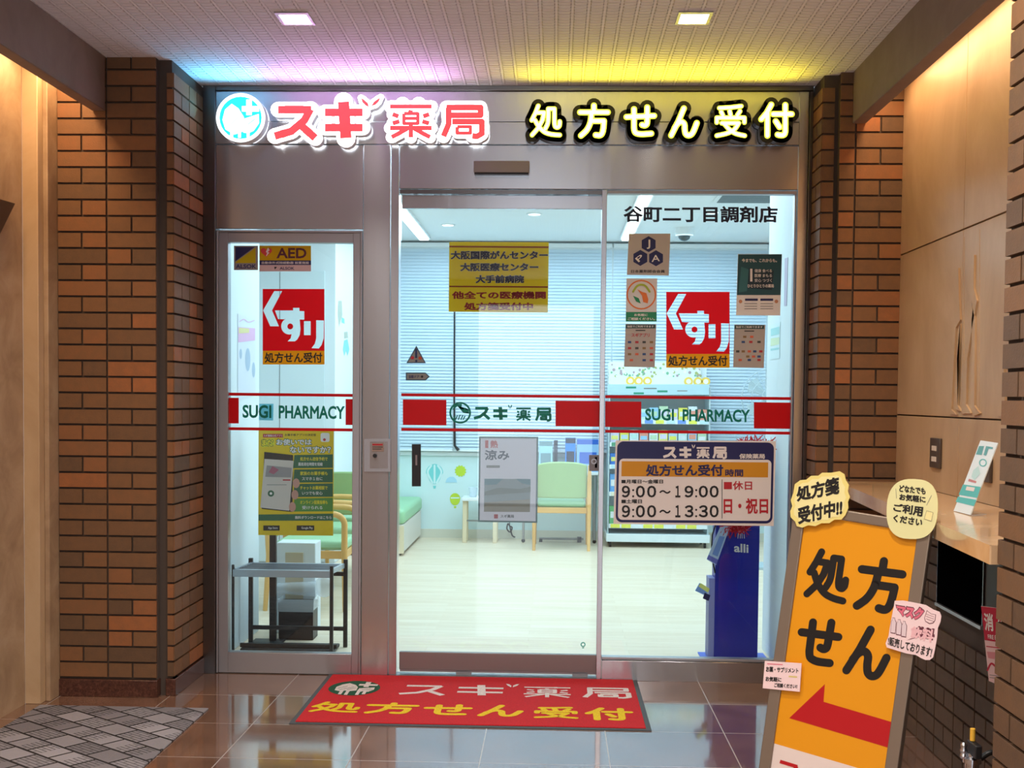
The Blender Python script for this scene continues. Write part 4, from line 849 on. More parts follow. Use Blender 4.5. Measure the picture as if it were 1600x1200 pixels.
prop(f.build('round_note', loc=tuple(PN2(1425, 794))), 'round pale lemon note on the top right corner of the amber board', 'note', 'handwritten notes on the amber board')
C4 = lambda *c: [(1380+x/10.91, 930+y/10.91) for x, y in c]
f = Flat(PN2).base(C4((195, 95), (330, 90), (520, 125), (720, 165), (850, 245), (960, 285), (990, 360), (975, 460), (930, 560), (920, 700), (900, 820), (880, 930), (850, 1060), (790, 1105), (720, 1105), (640, 1070), (560, 1020), (400, 995), (250, 950), (60, 890), (40, 820), (90, 700), (110, 560), (150, 340), (180, 200)), PINK, .004)
HOT = mat('ink_hotpink', (222, 108, 130), .6); DPK = mat('ink_maroon', (110, 50, 66), .6); MPK = mat('ink_blush', (240, 188, 192), .6)
f.text('マスク', C4((205, 130), (735, 210), (640, 460), (250, 350)), DPK, .13, 1); f.text('マスク', C4((222, 150), (720, 228), (628, 440), (262, 345)), HOT, .07, 2)
f.text('飲料', C4((415, 490), (900, 570), (850, 890), (400, 770)), DPK, .10, 1); f.text('飲料', C4((435, 515), (880, 590), (832, 868), (420, 752)), MPK, .045, 2)
f.text('!販売しております!', C4((90, 700), (850, 890), (810, 1070), (80, 850)), BRUSH, .025, 2)
mk_ = C4((745, 255), (820, 315), (900, 330), (890, 430), (850, 480), (790, 490), (720, 450), (700, 390)); f.poly(mk_, DPK, 1); f.poly([(1453.8+(x-1453.8)*.9, 964.2+(y-964.2)*.88) for x, y in mk_], PINK, 2)
for y in (340, 380, 420): f.strokes([[(0, 1), (1, 0)]], C4((735, y-20), (870, y), (870, y+28), (735, y+10)), .5, DPK, 3)
for i, x in enumerate((180, 275, 360)):
    y = 400+i*30; bt = C4((x-22, y-20), (x+22, y-16), (x+22, y+10), (x+48, y+60), (x+30, y+260), (x-55, y+245), (x-45, y+50), (x-22, y+10)); f.poly(bt, DPK, 1); mx_ = sum(p[0] for p in bt)/8; my_ = sum(p[1] for p in bt)/8; f.poly([(mx_+(a-mx_)*.84, my_+(c-my_)*.92) for a, c in bt], mat('ink_bottle', (226, 204, 208), .6), 2)
prop(f.build('pink_note', loc=tuple(PN2(1430, 985))), 'pink cut-out note about masks and drinks on the right edge of the amber board', 'note', 'handwritten notes on the amber board')
C5 = lambda *c: [(1180+x/5.333, 1020+y/5.333) for x, y in c]
f = Flat(PN).base(C5((80, 68), (385, 88), (370, 325), (62, 295)), PINK, .004)
for t, c in (('お薬・サプリメント', ((92, 112), (362, 128), (360, 170), (90, 160))), ('お気軽に', ((88, 195), (220, 205), (218, 245), (86, 238))), ('ご相談ください!!', ((160, 250), (352, 262), (350, 298), (158, 288)))): f.text(t, C5(*c), BRUSH, .04, 1)
f.rect(C5((100, 88), (230, 95), (230, 102), (100, 96)), HOT, 1); f.rect(C5((280, 190), (350, 196), (350, 208), (280, 202)), mat('ink_straw', (220, 200, 120), .6), 1)
prop(f.build('square_note', loc=tuple(PN(1222, 1057))), 'small pale pink square note on the left edge of the amber board', 'note', 'handwritten notes on the amber board')
# fire extinguisher sign and extinguisher
c = onX(1548, 1005, 1.46); PF = Plane(c, Vector((-.35, -1, 0)))
f = Flat(PF).base([(1533, 947), (1600, 955), (1572, 1075), (1545, 1064)], mat('sign_blush', (232, 196, 196), .5), .003); XR = mat('sign_crimson', (186, 34, 62), .5)
f.poly([(1533, 947.5), (1600, 955), (1588, 1008), (1538.5, 1000)], XR, 1)
for t, q in (('消', [(1536.5, 957), (1551, 959), (1553, 987), (1539, 985)]), ('火', [(1557, 960), (1572, 962), (1572, 990), (1558, 988)]), ('器', [(1577, 963), (1592, 965), (1588, 992), (1576, 990)])): f.text(t, q, PAPER, .03, 2)
f.text('FIRE EXTINGUISHER', [(1543, 991), (1590, 997), (1588, 1004), (1544, 998)], PAPER, .02, 2); f.rect([(1541, 1009), (1580, 1014), (1580, 1015.5), (1541, 1010.5)], XR, 1); f.strokes([curve3((0, .2), (.3, .9), (.7, .6), (1, .7))], [(1543, 1035), (1562, 1036), (1562, 1050), (1543, 1050)], 3, XR, 1); f.rect([(1542, 1018), (1556, 1019), (1554, 1030), (1544, 1028)], mat('sign_blush2', (214, 140, 146), .5), 1)
for y in (1054, 1058): f.rect([(1546, y), (1572, y+3), (1572, y+4), (1546, y+1)], GR, 1)
fs = thing('extinguisher_sign', 'red and pale pink hanging fire extinguisher sign beside the near brick pillar', 'sign', tuple(c)); f.build('sign_plate', fs)
mk().box(c.x+.04, 1.62, c.y+.005, c.y+.02, c.z+.10, c.z+.115, ALU).build('bracket', fs)
q = onX(1520, 1138, 1.335); fx = thing('fire_extinguisher', 'fire extinguisher with yellow safety pin standing beside the near brick pillar', 'fire extinguisher', (q.x, q.y, 0))
RED = mat('extinguisher_red', (170, 20, 24), .3); Q = lambda x, y, z: (q.x+x, q.y+y, z); zt = q.z
mk().lathe([(.062, 0), (.064, .01), (.064, zt-.22), (.058, zt-.17), (.035, zt-.135), (.024, zt-.125)], Q(0, 0, 0), RED, 28).build('cylinder', fx)
mk().lathe([(.020, zt-.13), (.020, zt-.10), (.026, zt-.098), (.026, zt-.085), (.016, zt-.08), (.016, zt-.07)], Q(0, 0, 0), STEEL, 20).lathe([(.009, zt-.085), (.011, zt-.08), (.008, zt-.072), (.011, zt-.064), (.008, zt-.056), (.010, zt-.048), (.006, zt-.04)], Q(-.024, 0, 0), STEEL, 14).build('valve', fx)
mk().box(q.x-.009, q.x+.011, q.y-.05, q.y+.02, zt-.075, zt-.037, BLACK).build('handle', fx, bevel=.003)
mk().tube([Q(0, 0, zt-.036), Q(0, 0, zt)], .0075, mat('pin_yellow', (232, 180, 60), .35), 12).build('safety_pin', fx, bevel=.001)
mk().tube([Q(*p) for p in curve3((.02, 0, zt-.09), (.06, 0, zt-.07), (.085, 0, zt-.14), (.08, 0, zt-.3), (.075, 0, .06))], .008, BLACK, 10).build('hose', fx)

# ================================================================== INSIDE THE SHOP
# ceiling tubes, spots, grille, camera dome
TUBE = emi('tube_glow', (240, 252, 255), 5)
for x, y0, y1, lb in ((-1.10, 2.2, 5.45, 'left'), (.775, 1.2, 5.40, 'right')):
    t = thing('linear_ceiling_lamp', 'long white linear ceiling lamp in the shop, the %s one of the pair' % lb, 'ceiling light', (x, (y0+y1)/2, 2.86), 'linear lamps on the shop ceiling')
    mk().box(x-.06, x+.06, y0, y1, 2.835, 2.86, WHITE).build('housing', t, bevel=.004); mk().box(x-.042, x+.042, y0+.02, y1-.02, 2.822, 2.836, TUBE).build('diffuser', t, bevel=.006)
for px, py, lb in ((835, 334, 'small recessed spot near the middle of the shop ceiling'), (700, 351, 'small recessed spot in the shop ceiling beside the left linear lamp'), (1113, 331, 'small recessed spot in the shop ceiling right of the right linear lamp')):
    p = onZ(px, py, 2.86); t = thing('spot_lamp', lb, 'ceiling light', (p.x, p.y, 2.86), 'recessed spots in the shop ceiling')
    mk().lathe([(.062, 2.853), (.062, 2.86), (.045, 2.8595)], (p.x, p.y, 0), WHITE, 20).build('rim_ring', t); mk().lathe([(.046, 2.852), (.046, 2.8525)], (p.x, p.y, 0), TUBE, 20).build('lamp_face', t)
p = onZ(1069, 378, 2.74); t = thing('camera_dome', 'white ceiling camera with dark half dome behind the right window', 'security camera', (p.x, p.y, 2.86))
mk().lathe([(.075, 2.79), (.085, 2.82), (.085, 2.86)], (p.x, p.y, 0), WHITE, 24).build('mount', t); mk().ball((p.x, p.y, 2.79), .055, mat('dome_dark', (60, 70, 74), .1), 8, (1, 1, .8)).build('dome', t)
p = onZ(1178, 308, 2.86); g = mk().box(p.x-.28, p.x+.28, p.y-.22, p.y+.22, 2.848, 2.86, WHITE)
for i in range(9): g.box(p.x-.25, p.x+.25, p.y-.19+i*.042, p.y-.172+i*.042, 2.842, 2.849, mat('grille_grey', (120, 130, 134), .5))
prop(g.build('air_grille', loc=(p.x, p.y, 2.86)), 'white slotted air grille in the shop ceiling at the top right', 'vent')
# blinds on the back wall
BLM = film('blind_white', (222, 236, 246), .3)
def blind(x0, x1, label):
    t = thing('window_blind', label, 'blind', ((x0+x1)/2, 5.74, 2.80), 'horizontal blinds along the back window'); s = mk()
    n = 63
    for i in range(n):
        z = .875+i*.0305; s.add([(x0, 5.730, z-.014), (x1, 5.730, z-.014), (x1, 5.748, z+.0165), (x0, 5.748, z+.0165)], [(0, 1, 2, 3)], BLM)
    s.build('slat', t, smooth=False); mk().box(x0, x1, 5.72, 5.765, 2.80, 2.84, WHITE).build('head_rail', t, bevel=.003); mk().box(x0, x1, 5.73, 5.752, .842, .862, WHITE).build('bottom_rail', t, bevel=.003)
    return t
xa, xb, xc = onY(709.5, 600, 5.73).x, onY(955, 600, 5.73).x, onY(1196, 600, 5.73).x
blind(-1.62, xa-.012, 'white horizontal blind at the left end of the back window above the balloon decals')
tb = blind(xa+.012, xb-.008, 'white horizontal blind in the middle of the back window'); blind(xb+.008, min(xc, 2.28), 'white horizontal blind at the right end of the back window behind the rack')
mk().tube([(xa, 5.715, 2.18), (xa+.003, 5.715, 1.4), (xa+.012, 5.715, .90), (xa+.05, 5.715, .855)], [.008, .008, .012, .016], DARKM, 8).build('pull_cord', tb)
struct(mk().box(-1.63, 2.28, 5.76, 5.778, .84, 2.84, WALLW), 'window_3')
# wall decals on the back wall under the window
PW = Yp(5.797); TQ = film('decal_turquoise', (126, 208, 208), 0.); LIME = film('decal_lime', (196, 218, 60), 0.); SKYC = film('decal_sky', (176, 214, 232), 0.)
f = Flat(PW).base([(679+13.5*_c(a)*(1 if _s(a) < .2 else .78), 739+14*_s(a)*(1 if _s(a) < 0 else 1.25)) for a in [2*PI*i/28 for i in range(28)]], TQ, .001)
for u in (-.62, 0, .62): f.strokes([curve3((.5+u*.35, .98), (.5+u*.72, .62), (.5+u*.22, .06))], (667, 727, 691, 756), 3.0, mat('decal_white', (214, 236, 236), .6), 1)
f.base([(676.5, 759), (681.5, 759), (680.5, 763.5), (677.5, 763.5)], TQ, .001); prop(f.build('balloon_decal', loc=tuple(PW(679, 742))), 'turquoise striped hot air balloon decal on the back wall', 'wall decal')
f = Flat(PW).base([(719.5+(9.6 if i % 2 else 7.6)*_c(PI*i/12), 736+(9.6 if i % 2 else 7.6)*_s(PI*i/12)) for i in range(24)], LIME, .001); prop(f.build('sun_decal', loc=tuple(PW(719.5, 736))), 'lime yellow sun decal on the back wall', 'wall decal')
f = Flat(PW).base([(696, 754), (698, 748), (703, 745), (709, 745), (713, 749), (714, 754)], SKYC, .001); prop(f.build('cloud_decal', loc=tuple(PW(704, 750))), 'pale blue cloud decal between balloon and sun on the back wall', 'wall decal')
f = Flat(PW).base([(711+8*_c(a), 779+8.5*_s(a)*(1 if _s(a) < 0 else 1.25)) for a in [2*PI*i/24 for i in range(24)]], LIME, .001).rect((704.5, 777, 717.5, 779), mat('decal_white', (0, 0, 0)), 1); f.base([(709, 791), (713, 791), (712.5, 794), (709.5, 794)], LIME, .001); prop(f.build('balloon_decal', loc=tuple(PW(711, 780))), 'small lime balloon decal low on the back wall', 'wall decal')
PLW = Plane((-1.648, 0, 0), (1, 0, 0))
f = Flat(PLW).base([(529, 470), (534, 470), (535, 492), (530, 510), (528, 490)], mat('decal_sage', (176, 186, 176), .6), .001).base([(534, 496), (538, 498), (538.5, 506), (534, 504)], TQ, .001); prop(f.build('leaf_decal', loc=tuple(PLW(532, 490))), 'pale sage leaf decal on the shop left wall, upper one', 'wall decal')
f = Flat(PLW).base([(538, 532), (543, 530), (546, 546), (543, 556), (541, 548), (538, 556), (536, 546)], TQ, .001).base([(538, 519), (543, 518), (544, 528), (538, 529)], mat('decal_sage', (0, 0, 0)), .001); prop(f.build('rocket_decal', loc=tuple(PLW(541, 538))), 'turquoise pointed decal on the shop left wall, lower one', 'wall decal')
PLN = Plane((-1.568, 0, 0), (1, 0, 0))
f = Flat(PLN).base([(371.5, 490), (399, 497), (399, 617), (371.5, 625)], mat('poster_lilac_white', (222, 226, 238), .5), .001); f.poly([(372, 511), (398.5, 513), (398.5, 532), (372, 535)], mat('poster_pinkband', (226, 176, 214), .5), 1); f.poly([(373, 512), (389, 513.5), (389, 520), (373, 521)], mat('poster_straw', (226, 214, 150), .5), 2)
f.strokes([curve3((0, .5), (.3, .9), (.6, .4), (1, .7))], (374, 498, 397, 507), 1.2, mat('poster_pinkband', (0, 0, 0)), 2)
for x, y, rx, ry in ((376, 553, 2, 8), (387, 562, 4, 18), (396, 578, 2.5, 12)): f.disc(x, y, rx, mat('poster_bluegrey', (170, 190, 212), .5), 1, ry)
prop(f.build('wall_poster', loc=tuple(PLN(385, 560))), 'pale poster with pink band on the white wall at the far left', 'poster')
PRW = Plane((1.286, 0, 0), (-1, 0, 0))
f = Flat(PRW).base([(1204, 508), (1219, 503), (1218, 560), (1203, 562)], mat('poster_frost', (222, 236, 238), .5), .001); f.poly([(1204.5, 514), (1218, 510), (1218, 522), (1204.5, 525)], mat('poster_mint', (170, 216, 216), .5), 1); f.poly([(1204.5, 529), (1218, 527), (1217.5, 538), (1204, 541)], mat('poster_lemonpale', (220, 230, 190), .5), 1); f.poly([(1204, 545), (1217.5, 543), (1217.5, 546), (1204, 548)], mat('poster_mint', (0, 0, 0)), 1)
prop(f.build('wall_poster', loc=tuple(PRW(1211, 535))), 'pale poster with mint and lemon bands on the white wall at the far right', 'poster')
f = Flat(PRW).base([(1226, 404), (1231, 402), (1229, 478), (1225, 478)], mat('poster_violetgrey', (190, 176, 200), .5), .001); prop(f.build('wall_notice', loc=tuple(PRW(1228, 440))), 'thin violet grey notice seen edge-on above the pale poster on the right shop wall', 'notice')

# armchairs
def make_chair(name, label):
    t = thing(name, label, 'chair', (0, 0, 0), 'wooden armchairs with green upholstery')
    s = mk().box(-.215, .215, -.20, .25, .385, .445, GREEN); s.build('seat', t, bevel=.022, seg=3)
    n = 8; V = []; 
    for k in range(n+1):
        u = -.225+.45*k/n; y = -.235-.035*(1-(2*k/n-1)**2)
        for z, dy in ((.47, .02), (.60, .0), (.80, -.035)):
            V += [(u, y+dy, z-(.03*abs(2*k/n-1)**3 if z > .7 else 0)), (u, y+dy+.038, z-(.03*abs(2*k/n-1)**3 if z > .7 else 0))]
    Fq = []
    for k in range(n):
        a, b_ = k*6, (k+1)*6
        for j in (0, 2): Fq += [(a+j, a+j+2, b_+j+2, b_+j)[::-1], (a+j+1, b_+j+1, b_+j+3, a+j+3)[::-1]]
        Fq += [(a, b_, b_+1, a+1)[::-1], (a+4, a+5, b_+5, b_+4)[::-1]]
    Fq += [(0, 1, 3, 2)[::-1], (2, 3, 5, 4)[::-1], (n*6, n*6+2, n*6+3, n*6+1)[::-1], (n*6+2, n*6+4, n*6+5, n*6+3)[::-1]]
    mk().add(V, Fq, GREENB).build('backrest', t, bevel=.012, seg=2)
    r = mk().box(-.225, .225, -.235, -.205, .335, .385, WOOD).box(-.225, .225, .225, .25, .335, .385, WOOD).box(-.24, -.215, -.22, .24, .335, .385, WOOD).box(.215, .24, -.22, .24, .335, .385, WOOD); r.build('seat_rail', t, bevel=.004)
    for x in (-.245, .245):
        mk().tube([(x, -.26, 0), (x, -.235, .35), (x, -.25, .60), (x, -.285, .77)], [.015, .020, .020, .016], WOOD, 10).build('leg', t)
        mk().tube([(x, .25, 0), (x, .245, .40)], [.015, .020], WOOD, 10).build('leg', t)
        mk().tube([(x, .245, .39)]+[(x, .245-.075+.075*_c(a), .555+.065*_s(a)) for a in [PI/2*i/6 for i in range(7)]]+[(x, 0, .625), (x, -.25, .62)], .020, WOOD, 10).build('armrest', t)
    return t
cA = make_chair('armchair', 'armchair with olive green back seen from behind, right of the framed poster'); cA.location = (.205, 5.17, 0)
def chair(x, y, rz, label):
    c = copy_tree(cA); c.location = (x, y, 0); c.rotation_euler = (0, 0, rz); c['label'] = label; return c
chair(-1.43, 1.96, -PI/2, 'honey wood armchair sideways behind the white umbrella bag stand in the left window')
chair(-1.43, 2.74, -PI/2, 'second honey wood armchair sideways, just behind the one by the umbrella bag stand')
chair(-1.42, 3.42, 0, 'green backed armchair with its back turned, behind the phone poster in the left window')
# bench with green cushion
bn = thing('bench', 'low bench with mint green cushion at the left edge of the sliding door', 'bench', (-1.38, 5.05, 0))
mk().box(-1.63, -1.15, 4.42, 5.76, .03, .27, mat('bench_cream', (222, 214, 204), .5)).build('body', bn, bevel=.004); mk().box(-1.60, -1.18, 4.46, 5.72, 0, .03, DARKM).build('plinth', bn)
mk().box(-1.635, -1.140, 4.405, 5.765, .27, .40, GREEN).build('cushion', bn, bevel=.035, seg=4); mk().box(-1.635, -1.145, 4.408, 4.42, .02, .26, WOODP).build('end_panel', bn, bevel=.002)
# low side table
st = thing('side_table', 'low pale wood side table left of the framed poster', 'table', (-.55, 5.5, 0))
mk().box(-.73, -.36, 5.38, 5.66, .395, .425, mat('table_white', (234, 236, 236), .4)).build('table_top', st, bevel=.005)
for x in (-.70, -.415):
    for y in (5.41, 5.60): mk().box(x-.02, x+.02, y, y+.035, 0, .395, WOODP).build('leg', st, bevel=.004)
mk().box(-.68, -.43, 5.425, 5.44, .20, .215, GR).build('stretcher', st)
p = onY(739, 770, 5.5); jg = mk().lathe([(.030, 0), (.034, .004), (.044, .085), (.047, .09), (.044, .0885), (.032, .006), (.001, .005)], (p.x, 5.5, .425), PLASTIC, 24); prop(jg.build('clear_cup', loc=(p.x, 5.5, .425)), 'clear plastic container on the low pale wood side table', 'container')
# table with counter items
tb2 = thing('work_table', 'white topped table on thin metal legs behind the green backed armchair', 'table', (.13, 5.62, 0))
mk().box(-.33, .60, 5.47, 5.77, .645, .672, mat('table_white', (0, 0, 0))).build('table_top', tb2, bevel=.004)
for x in (-.15, .52): mk().tube([(x, 5.50, .03), (x, 5.50, .645)], .012, ALU, 10).build('leg', tb2); mk().tube([(x+.10 if x < 0 else x, 5.72, .03), (x+.06 if x < 0 else x, 5.72, .645)], .012, ALU, 10).build('leg', tb2)
for x in (-.15, .52): mk().ball((x, 5.50, .018), .018, BLACK, 8).build('glide', tb2)
mk().box(.0, .42, 5.56, 5.60, .02, .04, GR).box(.36, .40, 5.55, 5.61, 0, .05, BLACK).box(.0, .03, 5.55, 5.61, 0, .03, BLACK).build('foot_bar', tb2)
TT = .672
def onT(px, y=5.58): return onY(px, 735, y).x
def tcarton(x0, x1, px_top, y, c1, c2, name, label, d=.08):
    a, b_, z = onY(x0, 730, y).x, onY(x1, 730, y).x, onY(x0, px_top, y).z
    m = mk().box(a, b_, y, y+d, TT+.0008, z, mat('carton_%d_%d_%d' % c1, c1, .45)).box(a+(b_-a)*.12, b_-(b_-a)*.12, y-.0015, y, TT+(z-TT)*.25, TT+(z-TT)*.6, mat('carton_%d_%d_%d' % c2, c2, .45)).box(a+.002, b_-.002, y-.001, y, z-(z-TT)*.16, z-.002, mat('carton_%d_%d_%d' % c2, c2, .45))
    return prop(m.build(name, loc=((a+b_)/2, y+d/2, TT), bevel=.001), label, 'box')
tcarton(842, 863, 689, 5.56, (170, 212, 232), (120, 150, 160), 'pale_box', 'pale blue upright box on the white topped table, right of the flowers')
tcarton(865, 871, 688, 5.60, (74, 78, 96), (40, 44, 60), 'dark_folder', 'narrow dark grey folder between the pale blue and bright blue boxes')
tcarton(883, 899, 684, 5.55, (30, 130, 220), (20, 36, 70), 'blue_box', 'bright blue tall box with dark window on the white topped table')
tcarton(901, 936, 686, 5.56, (150, 190, 232), (40, 100, 200), 'wide_box', 'wide light blue box with blue top band at the right end of the table')
# flowers in a vase
vx = onT(818); va = thing('flower_arrangement', 'small arrangement of mixed pale flowers in a grey pot on the white topped table', 'flowers', (vx, 5.58, TT))
mk().lathe([(.05, TT), (.062, TT+.06), (.066, TT+.075), (.058, TT+.075), (.05, TT+.06), (.001, TT+.058)], (vx, 5.58, 0), mat('pot_grey', (140, 140, 136), .5), 20).build('pot', va)
rnd_ = random.Random(3); st_ = mk(); fc_ = [mat('bloom_coral', (226, 130, 96), .6), mat('bloom_cream', (238, 228, 196), .6), mat('bloom_pink', (230, 170, 176), .6), mat('bloom_apricot', (228, 180, 120), .6)]
LFG = mat('leaf_green', (110, 146, 92), .6); lv = mk()
for i in range(18):
    a, r_ = rnd_.random()*6.28, rnd_.random()*.085; x, y, z = vx+r_*_c(a), 5.58+r_*_s(a)*.6, TT+.10+rnd_.random()*.10
    st_.tube([(vx+r_*.3*_c(a), 5.58, TT+.06), (x, y, z)], .0025, LFG, 5); bl = mk(); m = fc_[i % 4]
    for k in range(5): bl.ball((x+.012*_c(k*1.257), y-.004, z+.012*_s(k*1.257)), .010, m, 5, (1, .6, 1))
    bl.ball((x, y-.008, z), .006, mat('bloom_eye', (220, 190, 70), .6), 5); bl.build('blossom', va)
    lv.prism([(x, y+.01, z-.05), (x+.018, y+.01, z-.03), (x+.03*_c(a), y+.012, z+.02), (x-.014, y+.01, z-.025)], (0, .002, 0), LFG)
st_.build('stem', va); lv.build('leaf', va)
cq = onY(797, 828, 5.70)
cb = mk().tube([cq+Vector(p) for p in curve3((0, 0, .03), (-.02, 0, .06), (-.03, 0, .01), (.0, 0, -.02), (.02, 0, .02), (.0, 0, .03), (.02, 0, -.05), (.05, 0, -.07))], .007, BLACK, 8).tube([cq+Vector((-.005, .0, .03)), cq+Vector((-.005, .02, .14))], .004, BLACK, 6)
prop(cb.build('cable', loc=tuple(cq)), 'small black looped cable hanging under the white topped table', 'cable')
# rack with slatted grey top by the left window
rk = thing('luggage_rack', 'black metal stand with slatted grey top just inside the left window', 'stand', (-1.27, .53, 0))
XL, XR_, YF, YB_ = -1.540, -1.020, .40, .66; ZT = .452; xo = .028
SL = mat('slat_grey', (84, 90, 100), .45); SLE = mat('slat_edge', (176, 186, 196), .35, .4)
mk().box(XL, XR_, YF-.012, YF+.012, ZT-.035, ZT+.004, SLE).box(XL+xo, XR_+xo, YB_-.008, YB_+.008, ZT-.02, ZT+.004, SLE).build('edge_rail', rk, bevel=.003)
for i in range(7):
    k = (i+.5)/7; y = YF+(YB_-YF)*k; mk().box(XL+.012+xo*k, XR_-.012+xo*k, y-.0105, y+.0105, ZT-.012, ZT+.002, SL).build('slat', rk, bevel=.002)
for x in (XL, XR_): mk().obox((x+xo/2+(.009 if x < -1.3 else -.009), (YF+YB_)/2, ZT-.005), (.007, 0, 0), (xo/2, (YB_-YF)/2, 0), (0, 0, .012), SLE).build('side_rail', rk)
for x, y, r_ in ((XL, YF, .0065), (XR_, YF, .009), (XL+xo, YB_, .011), (XR_+xo, YB_, .011)): mk().box(x-r_, x+r_, y-r_-.004, y+r_-.004, 0, ZT+.028, DARKM).build('leg', rk, bevel=.002)
for z, y, xx in ((.40, YB_, xo), (.10, YB_, xo), (.035, YF+.1, xo*.4)): mk().box(XL+xx, XR_+xx, y-.009, y+.009, z-.011, z+.011, DARKM).build('cross_bar', rk, bevel=.002)
mk().box(XL+.02, XR_, YF+.06, YB_-.02, .006, .024, mat('tray_black', (36, 38, 40), .5)).build('tray', rk, bevel=.004)
# umbrella bag stand
ub = thing('umbrella_bag_stand', 'white box stand with beige slot and clear plastic bags behind the black rack', 'stand', (-1.335, 1.08, 0))
xA, xB = onY(432, 850, 1.0).x, onY(493, 850, 1.0).x; zt = onY(460, 848, 1.0).z
mk().box(xA, xB, 1.0, 1.16, .0, zt, mat('stand_white', (222, 230, 236), .4)).build('body', ub, bevel=.005)
xa_, xb_ = onY(446, 870, 1.0).x, onY(474, 870, 1.0).x; mk().box(xa_, xb_, .994, 1.002, onY(450, 938, 1).z, onY(450, 863, 1).z, mat('slot_beige', (196, 184, 158), .5)).build('slot_panel', ub, bevel=.002)
bag = mk(); z0_, z1_ = onY(450, 935, .97).z, onY(450, 903, .97).z
bag.tube([(xA+.0, .965, (z0_+z1_)/2), (xB+.015, .965, (z0_+z1_)/2)], [.03, .045], PLASTIC, 10).ball((xB+.055, .97, (z0_+z1_)/2+.01), .055, PLASTIC, 8, (1.1, .5, 1.1)); bag.build('plastic_bag', ub)
bi = thing('waste_bin', 'black open bin with clear liner in front of the white umbrella bag stand', 'bin', (-1.28, .85, 0))
xA, xB = onY(434, 950, .80).x, onY(488, 950, .80).x; zt2 = onY(450, 943, .80).z
b = mk().box(xA, xA+.006, .82, .955, 0, zt2, DARKM).box(xB-.006, xB, .82, .955, 0, zt2, DARKM).box(xA, xB, .82, .826, 0, zt2, DARKM).box(xA, xB, .949, .955, 0, zt2, DARKM).box(xA, xB, .82, .955, 0, .008, DARKM); b.build('body', bi, bevel=.002)
mk().box(xA-.002, xB+.002, .817, .819, zt2-.05, zt2+.02, PLASTIC).box(xA-.004, xA-.002, .817, .958, zt2-.04, zt2+.02, PLASTIC).box(xB+.002, xB+.004, .817, .958, zt2-.04, zt2+.02, PLASTIC).build('liner', bi)
# blue product stand with tinsel
al = thing('product_stand', 'tall deep blue card display stand just inside the right window', 'display stand', (1.10, .56, 0))
BLU = mat('stand_blue', (14, 26, 150), .35); x0, x1 = .985, 1.214
mk().box(x0, x1, .50, .62, 0, 1.12, BLU).build('body', al, bevel=.002)
f = Flat(Yp(.499)); f.text('alli', [(1147, 849), (1169.5, 850.5), (1169.5, 864), (1147, 862.5)], PAPER, .024, 1); f.strokes([curve3((0, 0), (.1, .7), (.25, 1)), curve3((.35, 0), (.4, 1)), curve3((.65, 0), (.6, 1)), curve3((1, 0), (.9, .7), (.75, 1))], (1153, 826, 1163, 841), 1.0, PAPER, 1); f.build('lettering', al)
for z in (1.14, .70):
    tn = mk(); rn = random.Random(int(z*100)); TI = [film('tinsel_red', (214, 20, 36), .3), film('tinsel_pink', (236, 110, 120), .3)]
    for i in range(170):
        cx = 1.185+rn.uniform(-.085, .075) if z > 1 else 1.085+rn.uniform(-.06, .055); c = Vector((cx, .475, z+rn.uniform(-.02, .02))); d = Vector((rn.uniform(-1, 1), rn.uniform(-.6, .15), rn.uniform(-1, 1))).normalized()*rn.uniform(.02, .045); e = Vector((rn.uniform(-1, 1), 0, rn.uniform(-1, 1))).normalized()*.0028
        tn.add([c-e, c+e, c+d+e, c+d-e], [(0, 1, 2, 3)], TI[i % 5 == 0])
    prop(tn.build('tinsel_garland', loc=(1.15, .48, z), smooth=False), 'red tinsel garland on the blue stand, %s the opening hours board' % ('above' if z > 1 else 'below'), 'garland')
def pocket(px0, py0, px1, py1, px2, py2, px3, py3, name, label, col):
    f = Flat(Plane((0, .46, 0), (-.4, -1, 0)) if 0 else Yp(.47)).base([(px0, py0), (px1, py1), (px2, py2), (px3, py3)], mat('pocket_ice', (188, 206, 236), .3), .004)
    q = quad(((px0, py0), (px1, py1), (px2, py2), (px3, py3))); f.rect([q(.3, .72), q(.85, .72), q(.85, .2), q(.3, .2)], mat('pocket_print', col, .4), 1); f.rect([q(.0, .14), q(1, .14), q(1, .02), q(0, .02)], mat('pocket_violet', (110, 110, 200), .4), 1)
    return prop(f.build(name, loc=tuple(Yp(.47)((px0+px2)/2, (py0+py2)/2))), label, 'leaflet')
pocket(1126, 822, 1141, 822, 1119, 883, 1104, 874, 'leaflet_pocket', 'tilted clear leaflet pocket on the left edge of the blue stand', (120, 150, 214))
f = Flat(Yp(.46)).base([(1093, 911), (1107, 920), (1103, 931), (1086, 923)], mat('card_iceblue', (120, 160, 226), .4), .004); f.poly([(1095, 911), (1109, 920), (1106, 926), (1091, 916)], mat('card_lemonlime', (222, 226, 120), .4), 1); f.poly([(1101, 926), (1110, 930), (1107, 939), (1098, 935)], NAVY, 1); prop(f.build('price_card', loc=tuple(Yp(.46)(1098, 924))), 'small blue and yellow card sticking out left of the blue stand', 'card')
mk().box(.955, .985, .50, .62, 0, .43, film('side_acrylic', (176, 176, 224), .5)).build('clear_side_panel', al); mk().tube([(.984, .49, .46), (.962, .488, .56), (.966, .488, .66), (.984, .49, .72)], .004, DARKM, 8).build('bent_wire', al)
mk().box(.92, 1.27, .46, .66, 0, .006, mat('base_blue', (70, 96, 210), .3)).build('base_plate', al)
